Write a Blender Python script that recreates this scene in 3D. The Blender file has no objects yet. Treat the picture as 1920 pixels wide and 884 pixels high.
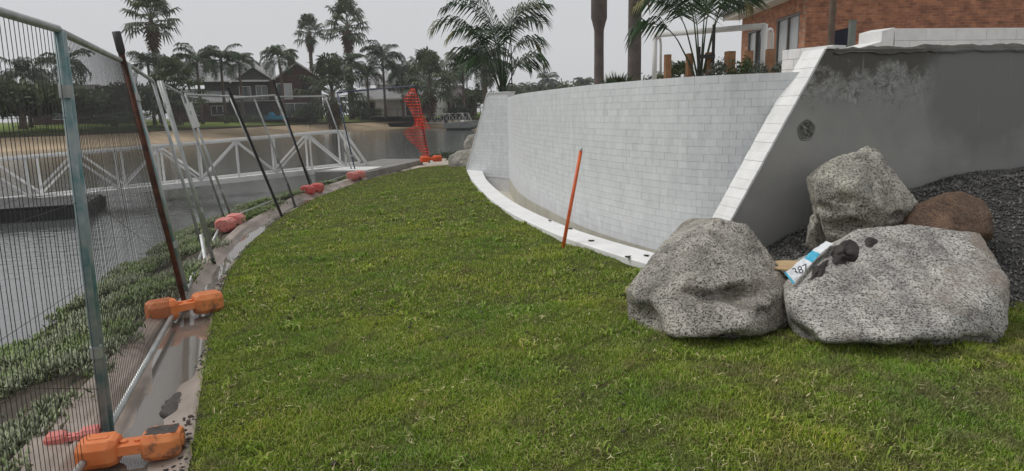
import bpy, bmesh, math, random
import numpy as np
from mathutils import Vector, Matrix, noise as mn
R = math.radians
C = bpy.context.scene.collection
S = bpy.context.scene
random.seed(7)
rng = np.random.default_rng(11)

# ------------------------------------------------------------------ camera, sky, sun, exposure
F = 1250.0; CAM = Vector((0, 0, 1.55)); PITCH = math.atan((442 - 208) / F); ROLL = R(1.3)
fw = Vector((0, math.cos(PITCH), -math.sin(PITCH))); u0 = Vector((0, math.sin(PITCH), math.cos(PITCH))); r0 = Vector((1, 0, 0))
rt = r0 * math.cos(ROLL) - u0 * math.sin(ROLL); up = r0 * math.sin(ROLL) + u0 * math.cos(ROLL)
cd = bpy.data.cameras.new('camera'); cam = bpy.data.objects.new('camera', cd); C.objects.link(cam)
cd.sensor_width = 36; cd.lens = 36 * F / 1920; cd.clip_start = 0.05; cd.clip_end = 3000
cam.matrix_world = Matrix(((rt.x, up.x, -fw.x, CAM.x), (rt.y, up.y, -fw.y, CAM.y), (rt.z, up.z, -fw.z, CAM.z), (0, 0, 0, 1)))
S.camera = cam
SUN_EL, SUN_AZ = R(54), R(-68)          # azimuth from +y, towards -x: over the water
w = bpy.data.worlds.new('World'); S.world = w; w.use_nodes = True
nt = w.node_tree; bg = nt.nodes['Background']
sky = nt.nodes.new('ShaderNodeTexSky'); sky.sky_type = 'NISHITA'; sky.sun_disc = False
sky.sun_elevation = SUN_EL; sky.sun_rotation = SUN_AZ
hs = nt.nodes.new('ShaderNodeHueSaturation'); hs.inputs['Saturation'].default_value = 0.12; hs.inputs['Value'].default_value = 0.6
nt.links.new(sky.outputs[0], hs.inputs['Color'])
mx = nt.nodes.new('ShaderNodeMix'); mx.data_type = 'RGBA'; mx.inputs[0].default_value = 0.93
mx.inputs[7].default_value = (5.78, 5.85, 6.0, 1)            # even overcast cloud
nt.links.new(hs.outputs[0], mx.inputs[6]); nt.links.new(mx.outputs[2], bg.inputs[0])
bg.inputs[1].default_value = 0.0885
sd = bpy.data.lights.new('sun', 'SUN'); sd.energy = 1.5; sd.angle = R(28); sd.color = (1, .97, .93)
sun = bpy.data.objects.new('sun', sd); C.objects.link(sun)
sv = Vector((math.sin(SUN_AZ) * math.cos(SUN_EL), math.cos(SUN_AZ) * math.cos(SUN_EL), math.sin(SUN_EL)))
sun.rotation_euler = sv.to_track_quat('Z', 'Y').to_euler()
S.view_settings.view_transform = 'Standard'; S.view_settings.look = 'None'
S.view_settings.exposure = 0.33; S.view_settings.gamma = 1

def ray(U, V): return fw + rt * ((U - 960) / F) + up * ((442 - V) / F)
def Z(U, V, z): d = ray(U, V); return CAM + d * ((z - CAM.z) / d.z)
def Y(U, V, y): d = ray(U, V); return CAM + d * (y / d.y)

# ------------------------------------------------------------------ helpers
class MB:
    def __init__(s): s.v = []; s.f = []
    def add(s, vs, fs):
        o = len(s.v); s.v += [tuple(p) for p in vs]; s.f += [tuple(i + o for i in f) for f in fs]; return s
    def box(s, c, d, rz=0, m=None):
        x, y, z = d[0] / 2, d[1] / 2, d[2] / 2; M_ = m or Matrix.Rotation(rz, 3, 'Z'); c = Vector(c)
        vs = [c + M_ @ Vector((a * x, b * y, e * z)) for e in (-1, 1) for b in (-1, 1) for a in (-1, 1)]
        return s.add(vs, [(0, 2, 3, 1), (4, 5, 7, 6), (0, 1, 5, 4), (2, 6, 7, 3), (0, 4, 6, 2), (1, 3, 7, 5)])
    def tube(s, pts, r, n=8, cap=True):
        pts = [Vector(p) for p in pts]; rr = r if hasattr(r, '__len__') else [r] * len(pts)
        k = len(pts); vs = []; prev = None
        for i, p in enumerate(pts):
            t = (pts[min(i + 1, k - 1)] - pts[max(i - 1, 0)]).normalized()
            a = prev if prev is not None else (Vector((0, 0, 1)) if abs(t.z) < .9 else Vector((1, 0, 0)))
            b = t.cross(a).normalized(); a = b.cross(t).normalized(); prev = a
            vs += [p + (a * math.cos(q * 2 * math.pi / n) + b * math.sin(q * 2 * math.pi / n)) * rr[i] for q in range(n)]
        fs = [(i * n + q, i * n + (q + 1) % n, (i + 1) * n + (q + 1) % n, (i + 1) * n + q) for i in range(k - 1) for q in range(n)]
        if cap: fs += [tuple(range(n - 1, -1, -1)), tuple((k - 1) * n + q for q in range(n))]
        return s.add(vs, fs)
    def bar(s, a, b, wd, ht, upv=(0, 0, 1)):
        a = Vector(a); b = Vector(b); t = (b - a).normalized(); u_ = Vector(upv); sd_ = t.cross(u_).normalized(); u_ = sd_.cross(t)
        vs = [p + sd_ * (i * wd / 2) + u_ * (j * ht / 2) for p in (a, b) for i, j in ((-1, -1), (1, -1), (1, 1), (-1, 1))]
        return s.add(vs, [(0, 1, 2, 3), (7, 6, 5, 4), (0, 4, 5, 1), (1, 5, 6, 2), (2, 6, 7, 3), (3, 7, 4, 0)])
    def prism(s, poly, z0, z1):     # poly in xy
        n = len(poly); vs = [(p[0], p[1], z0) for p in poly] + [(p[0], p[1], z1) for p in poly]
        return s.add(vs, [tuple(range(n - 1, -1, -1)), tuple(range(n, 2 * n))] + [(i, (i + 1) % n, n + (i + 1) % n, n + i) for i in range(n)])
    def hullpts(s, pts):
        bm = bmesh.new()
        for p in pts: bm.verts.new(p)
        bmesh.ops.convex_hull(bm, input=bm.verts); bm.verts.ensure_lookup_table()
        used = [v for v in bm.verts if v.link_faces]; ix = {v: i for i, v in enumerate(used)}
        s.add([v.co for v in used], [[ix[v] for v in f.verts] for f in bm.faces]); bm.free(); return s
    def build(s, name, mat, parent=None, smooth=False, bevel=0, **kw):
        me = bpy.data.meshes.new(name); me.from_pydata(s.v, [], s.f); me.update()
        return link(name, me, mat, parent, smooth, bevel, **kw)
def link(name, me, mat, parent=None, smooth=False, bevel=0, label=None, cat=None, group=None, kind=None):
    o = bpy.data.objects.new(name, me); C.objects.link(o); me.materials.append(mat)
    if smooth: me.polygons.foreach_set('use_smooth', [True] * len(me.polygons))
    if parent is not None: o.parent = parent
    if bevel:
        b = o.modifiers.new('bevel', 'BEVEL'); b.width = bevel; b.segments = 2; b.limit_method = 'ANGLE'
    return tag(o, label, cat, group, kind)
def tag(o, label=None, cat=None, group=None, kind=None):
    for k, v in (('label', label), ('category', cat), ('group', group), ('kind', kind)):
        if v: o[k] = v
    return o
def thing(name, label, cat, loc=(0, 0, 0), rz=0, group=None):
    o = bpy.data.objects.new(name, None); C.objects.link(o); o.location = loc; o.rotation_euler.z = rz
    o.empty_display_size = .1
    return tag(o, label, cat, group)
def npmesh(name, V, Fq, mat, parent=None, smooth=False, **kw):      # V (n,3), F (m,k)
    me = bpy.data.meshes.new(name); m, k = Fq.shape
    me.vertices.add(len(V)); me.vertices.foreach_set('co', np.asarray(V, np.float32).ravel())
    me.loops.add(m * k); me.loops.foreach_set('vertex_index', Fq.astype(np.int32).ravel())
    me.polygons.add(m); me.polygons.foreach_set('loop_start', np.arange(0, m * k, k, dtype=np.int32))
    me.update(calc_edges=True); me.validate()
    return link(name, me, mat, parent, smooth, **kw)
def interp(P, t, i=0): return np.interp(t, [p[0] for p in P], [p[1] for p in P])
def smoothpath(pts, n):      # Catmull-Rom resampled evenly
    P = [Vector(p) for p in pts]; P = [P[0] * 2 - P[1]] + P + [P[-1] * 2 - P[-2]]; out = []
    for i in range(1, len(P) - 2):
        for k in range(24):
            t = k / 24; a, b, c, d = P[i - 1:i + 3]
            out.append(.5 * ((2 * b) + (c - a) * t + (2 * a - 5 * b + 4 * c - d) * t * t + (3 * b - a - 3 * c + d) * t ** 3))
    out.append(P[-2]); L = [0]
    for a, b in zip(out, out[1:]): L.append(L[-1] + (b - a).length)
    res = []
    for s in np.linspace(0, L[-1], n):
        k = min(max(int(np.searchsorted(L, s)) - 1, 0), len(out) - 2)
        q = (s - L[k]) / max(L[k + 1] - L[k], 1e-9); res.append(out[k].lerp(out[k + 1], q))
    return res, L[-1]

# ------------------------------------------------------------------ materials
def nodes(name):
    m = bpy.data.materials.new(name); m.use_nodes = True; t = m.node_tree
    return m, t, t.nodes['Principled BSDF'], (lambda a, b: t.links.new(a, b))
def N(t, typ, **kw):
    n = t.nodes.new(typ)
    for k, v in kw.items(): setattr(n, k, v)
    return n
def ramp(t, src, stops):
    r = t.nodes.new('ShaderNodeValToRGB'); e = r.color_ramp.elements
    while len(e) < len(stops): e.new(.5)
    for x, (p, c) in zip(e, stops): x.position = p; x.color = (c[0], c[1], c[2], 1) if hasattr(c, '__len__') else (c, c, c, 1)
    t.links.new(src, r.inputs[0]); return r
def mixc(t, fac, a, b, blend='MIX'):
    n = t.nodes.new('ShaderNodeMix'); n.data_type = 'RGBA'; n.blend_type = blend
    for i, v in ((0, fac), (6, a), (7, b)):
        if hasattr(v, 'is_linked') or hasattr(v, 'links'): t.links.new(v, n.inputs[i])
        elif i == 0: n.inputs[0].default_value = v
        else: n.inputs[i].default_value = (v[0], v[1], v[2], 1)
    return n.outputs[2]
def noi(t, vec, scale, detail=4, rough=.55, dist=0):
    n = t.nodes.new('ShaderNodeTexNoise'); n.inputs['Scale'].default_value = scale; n.inputs['Detail'].default_value = detail
    n.inputs['Roughness'].default_value = rough; n.inputs['Distortion'].default_value = dist
    if vec is not None: t.links.new(vec, n.inputs['Vector'])
    return n.outputs['Fac']
def bumpn(t, b, src, strength, dist=.01):
    n = t.nodes.new('ShaderNodeBump'); n.inputs['Strength'].default_value = strength; n.inputs['Distance'].default_value = dist
    t.links.new(src, n.inputs['Height']); t.links.new(n.outputs[0], b.inputs['Normal'])
def M(name, col, col2=None, rough=.6, scale=3, metal=0, bump=0, bscale=40, spec=.4, island=0, objrand=0, lo=.38, hi=.62, bdist=.01, world=False, trans=0):
    m, t, b, L = nodes(name); b.inputs['Roughness'].default_value = rough; b.inputs['Metallic'].default_value = metal
    b.inputs['Specular IOR Level'].default_value = spec
    tc = N(t, 'ShaderNodeTexCoord'); ge = N(t, 'ShaderNodeNewGeometry'); vec = ge.outputs['Position'] if world else tc.outputs['Object']
    r = ramp(t, noi(t, vec, scale, 6), [(lo, col), (hi, col2 or tuple(c * .8 for c in col))]); c = r.outputs[0]
    for amt, src in ((island, ge.outputs['Random Per Island']), (objrand, N(t, 'ShaderNodeObjectInfo').outputs['Random'])):
        if amt:
            mr = N(t, 'ShaderNodeMapRange'); mr.inputs[3].default_value = 1 - amt; mr.inputs[4].default_value = 1 + amt; L(src, mr.inputs[0])
            h = N(t, 'ShaderNodeHueSaturation'); L(mr.outputs[0], h.inputs['Value']); L(c, h.inputs['Color']); c = h.outputs[0]
    L(c, b.inputs['Base Color'])
    if bump: bumpn(t, b, noi(t, vec, bscale, 6, .6), bump, bdist)
    if trans:
        td = N(t, 'ShaderNodeBsdfTranslucent'); L(c, td.inputs[0]); ms = N(t, 'ShaderNodeMixShader'); ms.inputs[0].default_value = trans
        L(b.outputs[0], ms.inputs[1]); L(td.outputs[0], ms.inputs[2]); L(ms.outputs[0], t.nodes['Material Output'].inputs[0])
    return m

def mat_tile():
    m, t, b, L = nodes('white_glazed_tile'); ge = N(t, 'ShaderNodeNewGeometry'); oi = N(t, 'ShaderNodeObjectInfo')
    mp = N(t, 'ShaderNodeMapping'); mp.inputs['Scale'].default_value = (1, 1, .35); L(ge.outputs['Position'], mp.inputs[0])
    c = ramp(t, noi(t, mp.outputs[0], 9, 5, .65), [(.32, (.66, .682, .695)), (.55, (.745, .765, .78)), (.75, (.81, .828, .84))]).outputs[0]
    sm = N(t, 'ShaderNodeMath', operation='ADD'); L(ge.outputs['Random Per Island'], sm.inputs[0]); L(oi.outputs['Random'], sm.inputs[1])
    fr = N(t, 'ShaderNodeMath', operation='FRACT'); L(sm.outputs[0], fr.inputs[0])
    v = ramp(t, fr.outputs[0], [(0, .93), (1, 1.0)]).outputs[0]; c = mixc(t, 1, c, v, 'MULTIPLY')
    L(c, b.inputs['Base Color']); b.inputs['Roughness'].default_value = .42; b.inputs['Specular IOR Level'].default_value = .35
    bumpn(t, b, noi(t, ge.outputs['Position'], 18, 4), .06, .01); return m
m_soil = M('lawn_soil', (.085, .11, .020), (.06, .058, .022), .95, 9, bump=1.0, bscale=90, world=True, spec=.1)
m_mud = M('wet_mud', (.055, .043, .035), (.035, .028, .023), .55, 9, bump=.8, bscale=70, spec=.4)
m_mudd = M('black_mud', (.030, .024, .020), (.018, .015, .013), .5, 9, bump=.8, bscale=70)
m_drain = M('wet_concrete', (.37, .31, .265), (.20, .16, .13), .38, 1.7, bump=.25, bscale=80, world=True, spec=.35)
m_bank = M('bank_soil', (.10, .082, .06), (.06, .05, .038), .9, 2, bump=.5, bscale=30, world=True, spec=.2)
m_sand = M('sand', (.52, .41, .28), (.43, .33, .22), .95, .5, bump=.3, bscale=6, world=True, spec=.1)
m_farlawn = M('far_grass', (.15, .20, .04), (.11, .155, .032), .95, .6, bump=.4, bscale=8, world=True, spec=.1)
m_white = M('white_render', (.80, .80, .79), (.72, .72, .72), .55, 3, bump=.08, bscale=60)
m_beige = M('beige_render', (.52, .50, .43), (.43, .41, .35), .7, 2, bump=.2, bscale=50)
m_tile = mat_tile()
m_cope = M('pale_coping_tile', (.80, .80, .785), (.72, .72, .71), .45, 8, objrand=.05, bump=.1, bscale=50)
m_grout = M('grey_grout', (.68, .68, .67), (.62, .62, .62), .85, 8)
m_galv = M('galvanised_steel', (.46, .47, .46), (.30, .32, .31), .42, 9, metal=.55, lo=.3, hi=.7)
m_teal = M('weathered_teal_paint', (.10, .20, .21), (.30, .33, .33), .5, 7, metal=.2)
m_blue = M('dark_blue_paint', (.03, .05, .12), (.05, .07, .13), .45, 8)
m_wire = M('dark_wire', (.07, .07, .065), (.045, .045, .045), .55, 10, metal=.3)
m_wire2 = M('grey_wire', (.10, .10, .10), (.07, .07, .07), .5, 10, metal=.5)
m_rust = M('rusted_steel', (.055, .028, .020), (.12, .045, .028), .8, 14, bump=.4, bscale=60)
m_black = M('black_steel', (.022, .021, .021), (.035, .033, .032), .6, 8)
def plastic(name, col, fade, sc=5):
    m, t, b, L = nodes(name); tc = N(t, 'ShaderNodeTexCoord'); v = tc.outputs['Object']
    c = ramp(t, noi(t, v, sc, 4), [(.35, col), (.68, fade)]).outputs[0]
    c = mixc(t, ramp(t, noi(t, v, 7, 8, .7), [(.56, 0.), (.64, .75)]).outputs[0], c, (.10, .075, .06))
    c = mixc(t, ramp(t, noi(t, v, 34, 3, .6), [(.66, 0.), (.70, .6)]).outputs[0], c, (.07, .05, .04))
    L(c, b.inputs['Base Color']); L(ramp(t, noi(t, v, 12, 5), [(.3, .38), (.7, .7)]).outputs[0], b.inputs['Roughness']); b.inputs['Specular IOR Level'].default_value = .35
    bumpn(t, b, noi(t, v, 30, 5), .12, .01); return m
m_orange = plastic('orange_plastic', (.66, .17, .045), (.74, .27, .10)); m_orange2 = plastic('bright_orange_plastic', (.78, .10, .02), (.74, .14, .05))
m_pink = plastic('faded_red_plastic', (.60, .15, .13), (.68, .30, .26)); m_pinkr = plastic('red_plastic', (.52, .06, .06), (.60, .16, .14))
m_net = M('orange_net', (.80, .075, .03), (.72, .06, .03), .6, 4)
m_pvc = M('orange_pvc', (.66, .14, .03), (.55, .10, .025), .4, 9, bump=.05)
m_alu = M('pale_aluminium', (.78, .78, .76), (.66, .66, .65), .5, 2.5, metal=.05)
m_deckm = M('pontoon_hull', (.018, .018, .019), (.03, .03, .03), .6, 3)
m_conc = M('abutment_concrete', (.26, .255, .235), (.18, .178, .165), .8, 2.2, bump=.3, bscale=30, world=True)
m_path = M('pale_path', (.50, .45, .38), (.42, .37, .31), .85, 3, bump=.2, world=True)
m_timber = M('orange_brown_timber', (.34, .19, .10), (.25, .13, .065), .75, 6, bump=.25, bscale=30, objrand=.12)
m_trunk = M('grey_palm_trunk', (.15, .125, .115), (.10, .085, .08), .9, 3, bump=.4, bscale=22)
m_trunk2 = M('brown_palm_trunk', (.17, .125, .10), (.10, .072, .058), .95, 4, bump=.5, bscale=14, objrand=.2)
m_dead = M('dead_palm_leaf', (.20, .135, .085), (.13, .09, .06), .9, 2, island=.3)
m_frond = M('kentia_leaf', (.035, .075, .022), (.022, .05, .02), .42, 1.2, island=.3, trans=.15)
m_frondtip = M('bleached_leaf', (.22, .20, .085), (.12, .13, .05), .6, 3, island=.3, trans=.2)
m_palmA = M('queen_palm_leaf', (.068, .105, .045), (.048, .075, .036), .6, .6, island=.3, objrand=.25, trans=.2)
m_palmB = M('fan_palm_leaf', (.08, .108, .048), (.055, .075, .036), .65, .6, island=.35, objrand=.2, trans=.2)
m_leaf = M('tree_leaf', (.075, .10, .042), (.05, .068, .03), .7, .4, island=.4, objrand=.3, trans=.2)
m_bushg = M('garden_leaf', (.06, .095, .035), (.04, .065, .025), .6, 1, island=.4, objrand=.2, trans=.2)
m_greyleaf = M('grey_green_leaf', (.12, .14, .115), (.075, .095, .07), .6, 3, island=.4, trans=.15)
m_roof = M('grey_roof_tile', (.30, .30, .305), (.25, .25, .255), .7, .8, bump=.3, bscale=5)
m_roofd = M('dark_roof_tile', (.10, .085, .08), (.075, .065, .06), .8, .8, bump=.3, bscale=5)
m_darkwall = M('charcoal_cladding', (.07, .066, .063), (.055, .052, .05), .8, .7)
m_cream = M('cream_render', (.74, .74, .70), (.66, .66, .62), .8, .6)
m_trim = M('white_trim', (.72, .72, .70), (.65, .65, .63), .5, 2)
m_dark = M('dark_void', (.02, .02, .021), (.028, .028, .03), .6, 2)
m_glass = M('window_glass', (.045, .05, .055), (.06, .065, .07), .06, 1, spec=.8)
m_glassl = M('curtained_glass', (.40, .42, .43), (.33, .35, .36), .12, 1.5, spec=.8)
m_alframe = M('bronze_window_frame', (.13, .12, .105), (.11, .10, .09), .4, 4, metal=.3)
m_fascia = M('dark_gutter', (.085, .085, .09), (.07, .07, .075), .4, 3)
m_soffit = M('pale_fascia', (.47, .44, .39), (.40, .38, .34), .7, 3)
m_paper = M('white_paper', (.74, .76, .78), (.62, .65, .68), .6, 12)
m_cyan = M('cyan_print', (.07, .43, .60), (.05, .36, .55), .55, 12)
m_ink = M('dark_print', (.06, .06, .08), (.05, .05, .07), .6, 5)
m_card = M('wet_cardboard', (.50, .36, .20), (.42, .29, .16), .8, 8)
m_bluep = M('turquoise_plastic', (.02, .30, .48), (.02, .24, .40), .4, 4)
m_navy = M('navy_plastic', (.012, .015, .03), (.02, .022, .04), .5, 5)
m_greypost = M('grey_green_paint', (.19, .21, .19), (.15, .17, .155), .6, 5)
m_boat = M('boat_hull', (.24, .25, .24), (.17, .18, .17), .4, 3)
m_pig = M('pigface_leaf', (.23, .26, .16), (.16, .23, .065), .6, 1.3, island=.4, world=True, lo=.42, hi=.58)
m_gravel = M('dark_gravel', (.16, .155, .145), (.07, .068, .065), .75, 9, island=.55, world=True)
m_gravelb = M('gravel_bed', (.06, .058, .055), (.04, .04, .04), .9, 30, bump=.8, bscale=60, world=True)

def mat_brick(name, c1, c2, mortar):
    m, t, b, L = nodes(name); tc = N(t, 'ShaderNodeTexCoord'); sx = N(t, 'ShaderNodeSeparateXYZ'); L(tc.outputs['Object'], sx.inputs[0])
    cb = N(t, 'ShaderNodeCombineXYZ'); L(sx.outputs['X'], cb.inputs[0]); L(sx.outputs['Z'], cb.inputs[1])
    br = N(t, 'ShaderNodeTexBrick'); L(cb.outputs[0], br.inputs['Vector']); br.inputs['Scale'].default_value = 1
    br.inputs['Color1'].default_value = (*c1, 1); br.inputs['Color2'].default_value = (*c2, 1); br.inputs['Mortar'].default_value = (*mortar, 1)
    br.inputs['Brick Width'].default_value = .24; br.inputs['Row Height'].default_value = .086; br.inputs['Mortar Size'].default_value = .008
    n2 = ramp(t, noi(t, tc.outputs['Object'], 3.2, 5), [(.3, .55), (.7, 1.25)])
    L(mixc(t, 1, br.outputs[0], n2.outputs[0], 'MULTIPLY'), b.inputs['Base Color']); b.inputs['Roughness'].default_value = .85
    inv = N(t, 'ShaderNodeMath', operation='SUBTRACT'); inv.inputs[0].default_value = 1; L(br.outputs['Fac'], inv.inputs[1]); bumpn(t, b, inv.outputs[0], .7, .01)
    return m
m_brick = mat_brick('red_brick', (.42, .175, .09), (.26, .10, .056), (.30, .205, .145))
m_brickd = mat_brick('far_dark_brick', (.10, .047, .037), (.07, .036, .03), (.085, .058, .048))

def mat_granite(name, light, mid, dark, stain, sc=1.0, wet=.5):
    m, t, b, L = nodes(name); tc = N(t, 'ShaderNodeTexCoord'); v = tc.outputs['Object']
    vo = N(t, 'ShaderNodeTexVoronoi'); vo.inputs['Scale'].default_value = 75 * sc; L(v, vo.inputs['Vector'])
    n0 = noi(t, v, 48 * sc, 3, .7)
    sm = N(t, 'ShaderNodeSeparateColor'); L(vo.outputs['Color'], sm.inputs[0])
    ad = N(t, 'ShaderNodeMath', operation='MULTIPLY_ADD'); L(sm.outputs[0], ad.inputs[0]); ad.inputs[1].default_value = .5; L(n0, ad.inputs[2])
    c = ramp(t, ad.outputs[0], [(.44, dark), (.60, mid), (.78, light), (1.0, tuple(min(x * 1.2, .8) for x in light))]).outputs[0]
    big = ramp(t, noi(t, v, 3.2, 6, .62, .6), [(.34, .48), (.60, 1.08)]).outputs[0]
    c = mixc(t, 1, c, big, 'MULTIPLY')
    st = ramp(t, noi(t, v, 2.3, 5, .6, .3), [(.52, 0.), (.66, .7)]).outputs[0]
    c = mixc(t, st, c, stain)
    L(c, b.inputs['Base Color']); b.inputs['Roughness'].default_value = wet; b.inputs['Specular IOR Level'].default_value = .3
    bumpn(t, b, ad.outputs[0], .8, .02); return m
m_granA = mat_granite('weathered_granite', (.50, .468, .41), (.20, .185, .16), (.036, .033, .03), (.16, .128, .095), 1.45)
m_granB = mat_granite('speckled_granite', (.54, .52, .48), (.225, .215, .197), (.042, .040, .038), (.25, .20, .155), 1.45)
m_granC = mat_granite('mossy_granite', (.54, .515, .44), (.25, .237, .20), (.04, .038, .034), (.12, .10, .075), 1.4)
m_rusty = mat_granite('rusty_rock', (.17, .10, .06), (.12, .07, .045), (.06, .04, .03), (.09, .05, .03), 1.0)

def mat_water(name, col, rough, sc, strength, dist, stretch=1.0, ior=1.45):
    m, t, b, L = nodes(name); b.inputs['Base Color'].default_value = (*col, 1); b.inputs['Roughness'].default_value = rough
    b.inputs['IOR'].default_value = ior; b.inputs['Specular IOR Level'].default_value = .5
    ge = N(t, 'ShaderNodeNewGeometry'); mp = N(t, 'ShaderNodeMapping'); mp.inputs['Scale'].default_value = (1, stretch, 1); mp.inputs['Rotation'].default_value = (0, 0, .5)
    L(ge.outputs['Position'], mp.inputs[0])
    if strength: bumpn(t, b, noi(t, mp.outputs[0], sc, 4, .6), strength, dist)
    return m
m_water = mat_water('canal_water', (.10, .108, .104), .05, 2.6, .2, .08, 1.6, 2.2)
m_puddle = mat_water('puddle_water', (.17, .15, .13), .015, 9, .02, .01, 1.0, 2.3)

def mat_wing():
    m, t, b, L = nodes('grey_render_stained'); ge = N(t, 'ShaderNodeNewGeometry'); v = ge.outputs['Position']
    sx = N(t, 'ShaderNodeSeparateXYZ'); L(v, sx.inputs[0])
    base = ramp(t, noi(t, v, 1.6, 5), [(.35, (.34, .335, .315)), (.65, (.27, .268, .258))]).outputs[0]
    # cement slurry splashed along the top: mask = height band broken up by noise
    ad = N(t, 'ShaderNodeMath', operation='MULTIPLY_ADD'); L(noi(t, v, 5.5, 7, .65), ad.inputs[0]); ad.inputs[1].default_value = .9; L(sx.outputs['Z'], ad.inputs[2])
    mr = N(t, 'ShaderNodeMapRange'); mr.inputs[1].default_value = 1.98; mr.inputs[2].default_value = 2.18; L(ad.outputs[0], mr.inputs[0])
    sl = ramp(t, noi(t, v, 13, 9, .75, 1.2), [(.36, (.09, .088, .08)), (.50, (.27, .265, .25)), (.66, (.48, .48, .46))]).outputs[0]
    c = mixc(t, mr.outputs[0], base, sl)
    mr2 = N(t, 'ShaderNodeMapRange'); mr2.inputs[1].default_value = 2.22; mr2.inputs[2].default_value = 2.36; L(ad.outputs[0], mr2.inputs[0])
    c = mixc(t, mr2.outputs[0], c, (.10, .095, .08))
    # wet patch with its own outline, right end
    vd = N(t, 'ShaderNodeVectorMath', operation='DISTANCE'); nd = noi(t, v, 3.5, 4); L(v, vd.inputs[0]); vd.inputs[1].default_value = (4.75, 6.75, 1.75)
    a2 = N(t, 'ShaderNodeMath', operation='MULTIPLY_ADD'); L(nd, a2.inputs[0]); a2.inputs[1].default_value = .5; L(vd.outputs['Value'], a2.inputs[2])
    mr3 = N(t, 'ShaderNodeMapRange'); mr3.inputs[1].default_value = 1.12; mr3.inputs[2].default_value = .86; L(a2.outputs[0], mr3.inputs[0])
    c = mixc(t, mr3.outputs[0], c, (.21, .207, .20))
    # pale drips
    mp = N(t, 'ShaderNodeMapping'); mp.inputs['Scale'].default_value = (9, 9, .8); L(v, mp.inputs[0])
    dr = ramp(t, noi(t, mp.outputs[0], 1.5, 3), [(.66, 0.), (.74, .35)]).outputs[0]
    c = mixc(t, dr, c, (.38, .375, .36))
    L(c, b.inputs['Base Color']); b.inputs['Roughness'].default_value = .6; b.inputs['Specular IOR Level'].default_value = .3
    bumpn(t, b, noi(t, v, 26, 6, .6), .25, .01); return m
m_wing = mat_wing()

def mat_grass():
    m, t, b, L = nodes('lawn_blade'); ge = N(t, 'ShaderNodeNewGeometry'); v = ge.outputs['Position']
    isl = ge.outputs['Random Per Island']
    c = ramp(t, isl, [(0, (.115, .18, .018)), (.35, (.225, .35, .040)), (.70, (.33, .44, .075)), (.90, (.50, .52, .19)), (1., (.56, .45, .26))]).outputs[0]
    patch = ramp(t, noi(t, v, 1.1, 5, .6), [(.32, (.68, .84, .8)), (.5, (1, 1, 1)), (.68, (1.3, 1.14, .95))]).outputs[0]
    c = mixc(t, 1, c, patch, 'MULTIPLY')
    sx = N(t, 'ShaderNodeSeparateXYZ'); L(v, sx.inputs[0])
    wx = N(t, 'ShaderNodeMapRange'); wx.inputs[1].default_value = -.6; wx.inputs[2].default_value = 1.6; wx.inputs[4].default_value = .085; L(sx.outputs['X'], wx.inputs[0])
    wy = N(t, 'ShaderNodeMapRange'); wy.inputs[1].default_value = 5.5; wy.inputs[2].default_value = 3.6; L(sx.outputs['Y'], wy.inputs[0])
    wm = N(t, 'ShaderNodeMath', operation='MULTIPLY_ADD'); L(wx.outputs[0], wm.inputs[0]); L(wy.outputs[0], wm.inputs[1]); L(noi(t, v, 2.9, 7, .72), wm.inputs[2])
    br_ = ramp(t, wm.outputs[0], [(.54, 0.), (.67, .7)]).outputs[0]
    c = mixc(t, br_, c, (.235, .205, .11))
    L(c, b.inputs['Base Color']); b.inputs['Roughness'].default_value = .7; b.inputs['Specular IOR Level'].default_value = .12
    td = N(t, 'ShaderNodeBsdfTranslucent'); L(c, td.inputs[0]); ms = N(t, 'ShaderNodeMixShader'); ms.inputs[0].default_value = .25
    L(b.outputs[0], ms.inputs[1]); L(td.outputs[0], ms.inputs[2]); L(ms.outputs[0], t.nodes['Material Output'].inputs[0]); return m
m_grass = mat_grass()

# ------------------------------------------------------------------ terrain curves
INNER = [(-8, -.6), (0, -.85), (1.5, -1.15), (2.95, -1.56), (3.42, -1.75), (4.2, -2.06), (5.38, -2.52), (7.0, -3.07), (8.66, -3.47), (11.2, -3.87), (13.7, -3.96), (16.9, -3.72), (19, -3.2), (20.6, -2.75), (21.6, -1.6), (22.3, -.2)]
OUTER = [(-8, -1.6), (0, -1.9), (1.5, -2.1), (4.0, -2.69), (5.5, -3.06), (7.9, -3.66), (9.84, -4.1), (13.65, -4.42), (18.15, -4.08), (20, -3.8), (22, -3.2)]
WATER = [(-8, -4.2), (2, -4.7), (6, -5.1), (8.8, -5.75), (10.5, -6.25), (13, -6.65), (15.7, -6.85), (18, -6.6), (21, -6.2), (24, -5.4), (27, -3.6), (29, -.5), (30, 4), (32, 30)]
inner = lambda y: interp(INNER, y); outer = lambda y: interp(OUTER, y); wedge = lambda y: interp(WATER, y)
WALL = [(-.03, 16.4), (.2, 13.0), (.66, 10.4), (1.05, 8.7), (1.6, 7.3), (2.1, 6.65), (2.92, 6.27)]
KO = [(-1.15, 17.6), (-.86, 14.9), (-.42, 11.9), (0., 9.85), (.53, 8.1), (.95, 7.1), (1.28, 6.42), (1.62, 5.82)]
KI = [(-.72, 17.15), (-.50, 14.6), (-.08, 11.75), (.33, 9.88), (.80, 8.35), (1.25, 7.3), (1.56, 6.7), (1.84, 6.12)]
def lawn_z(x, y):
    L_ = inner(y); t = np.clip((x - L_) / 3.2, 0, 1); s = t * t * (3 - 2 * t)
    z = -.10 + .10 * s + .010 * np.sin(x * 6.3 + np.sin(y * 4.1) * 1.5) * np.sin(y * 5.7 + np.sin(x * 3.3) * 1.5) * s + .012 * np.sin(x * 2.1 + y * 1.3) * s + .01 * np.sin(y * 3.1 - x * 1.7) * s
    return z
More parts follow.
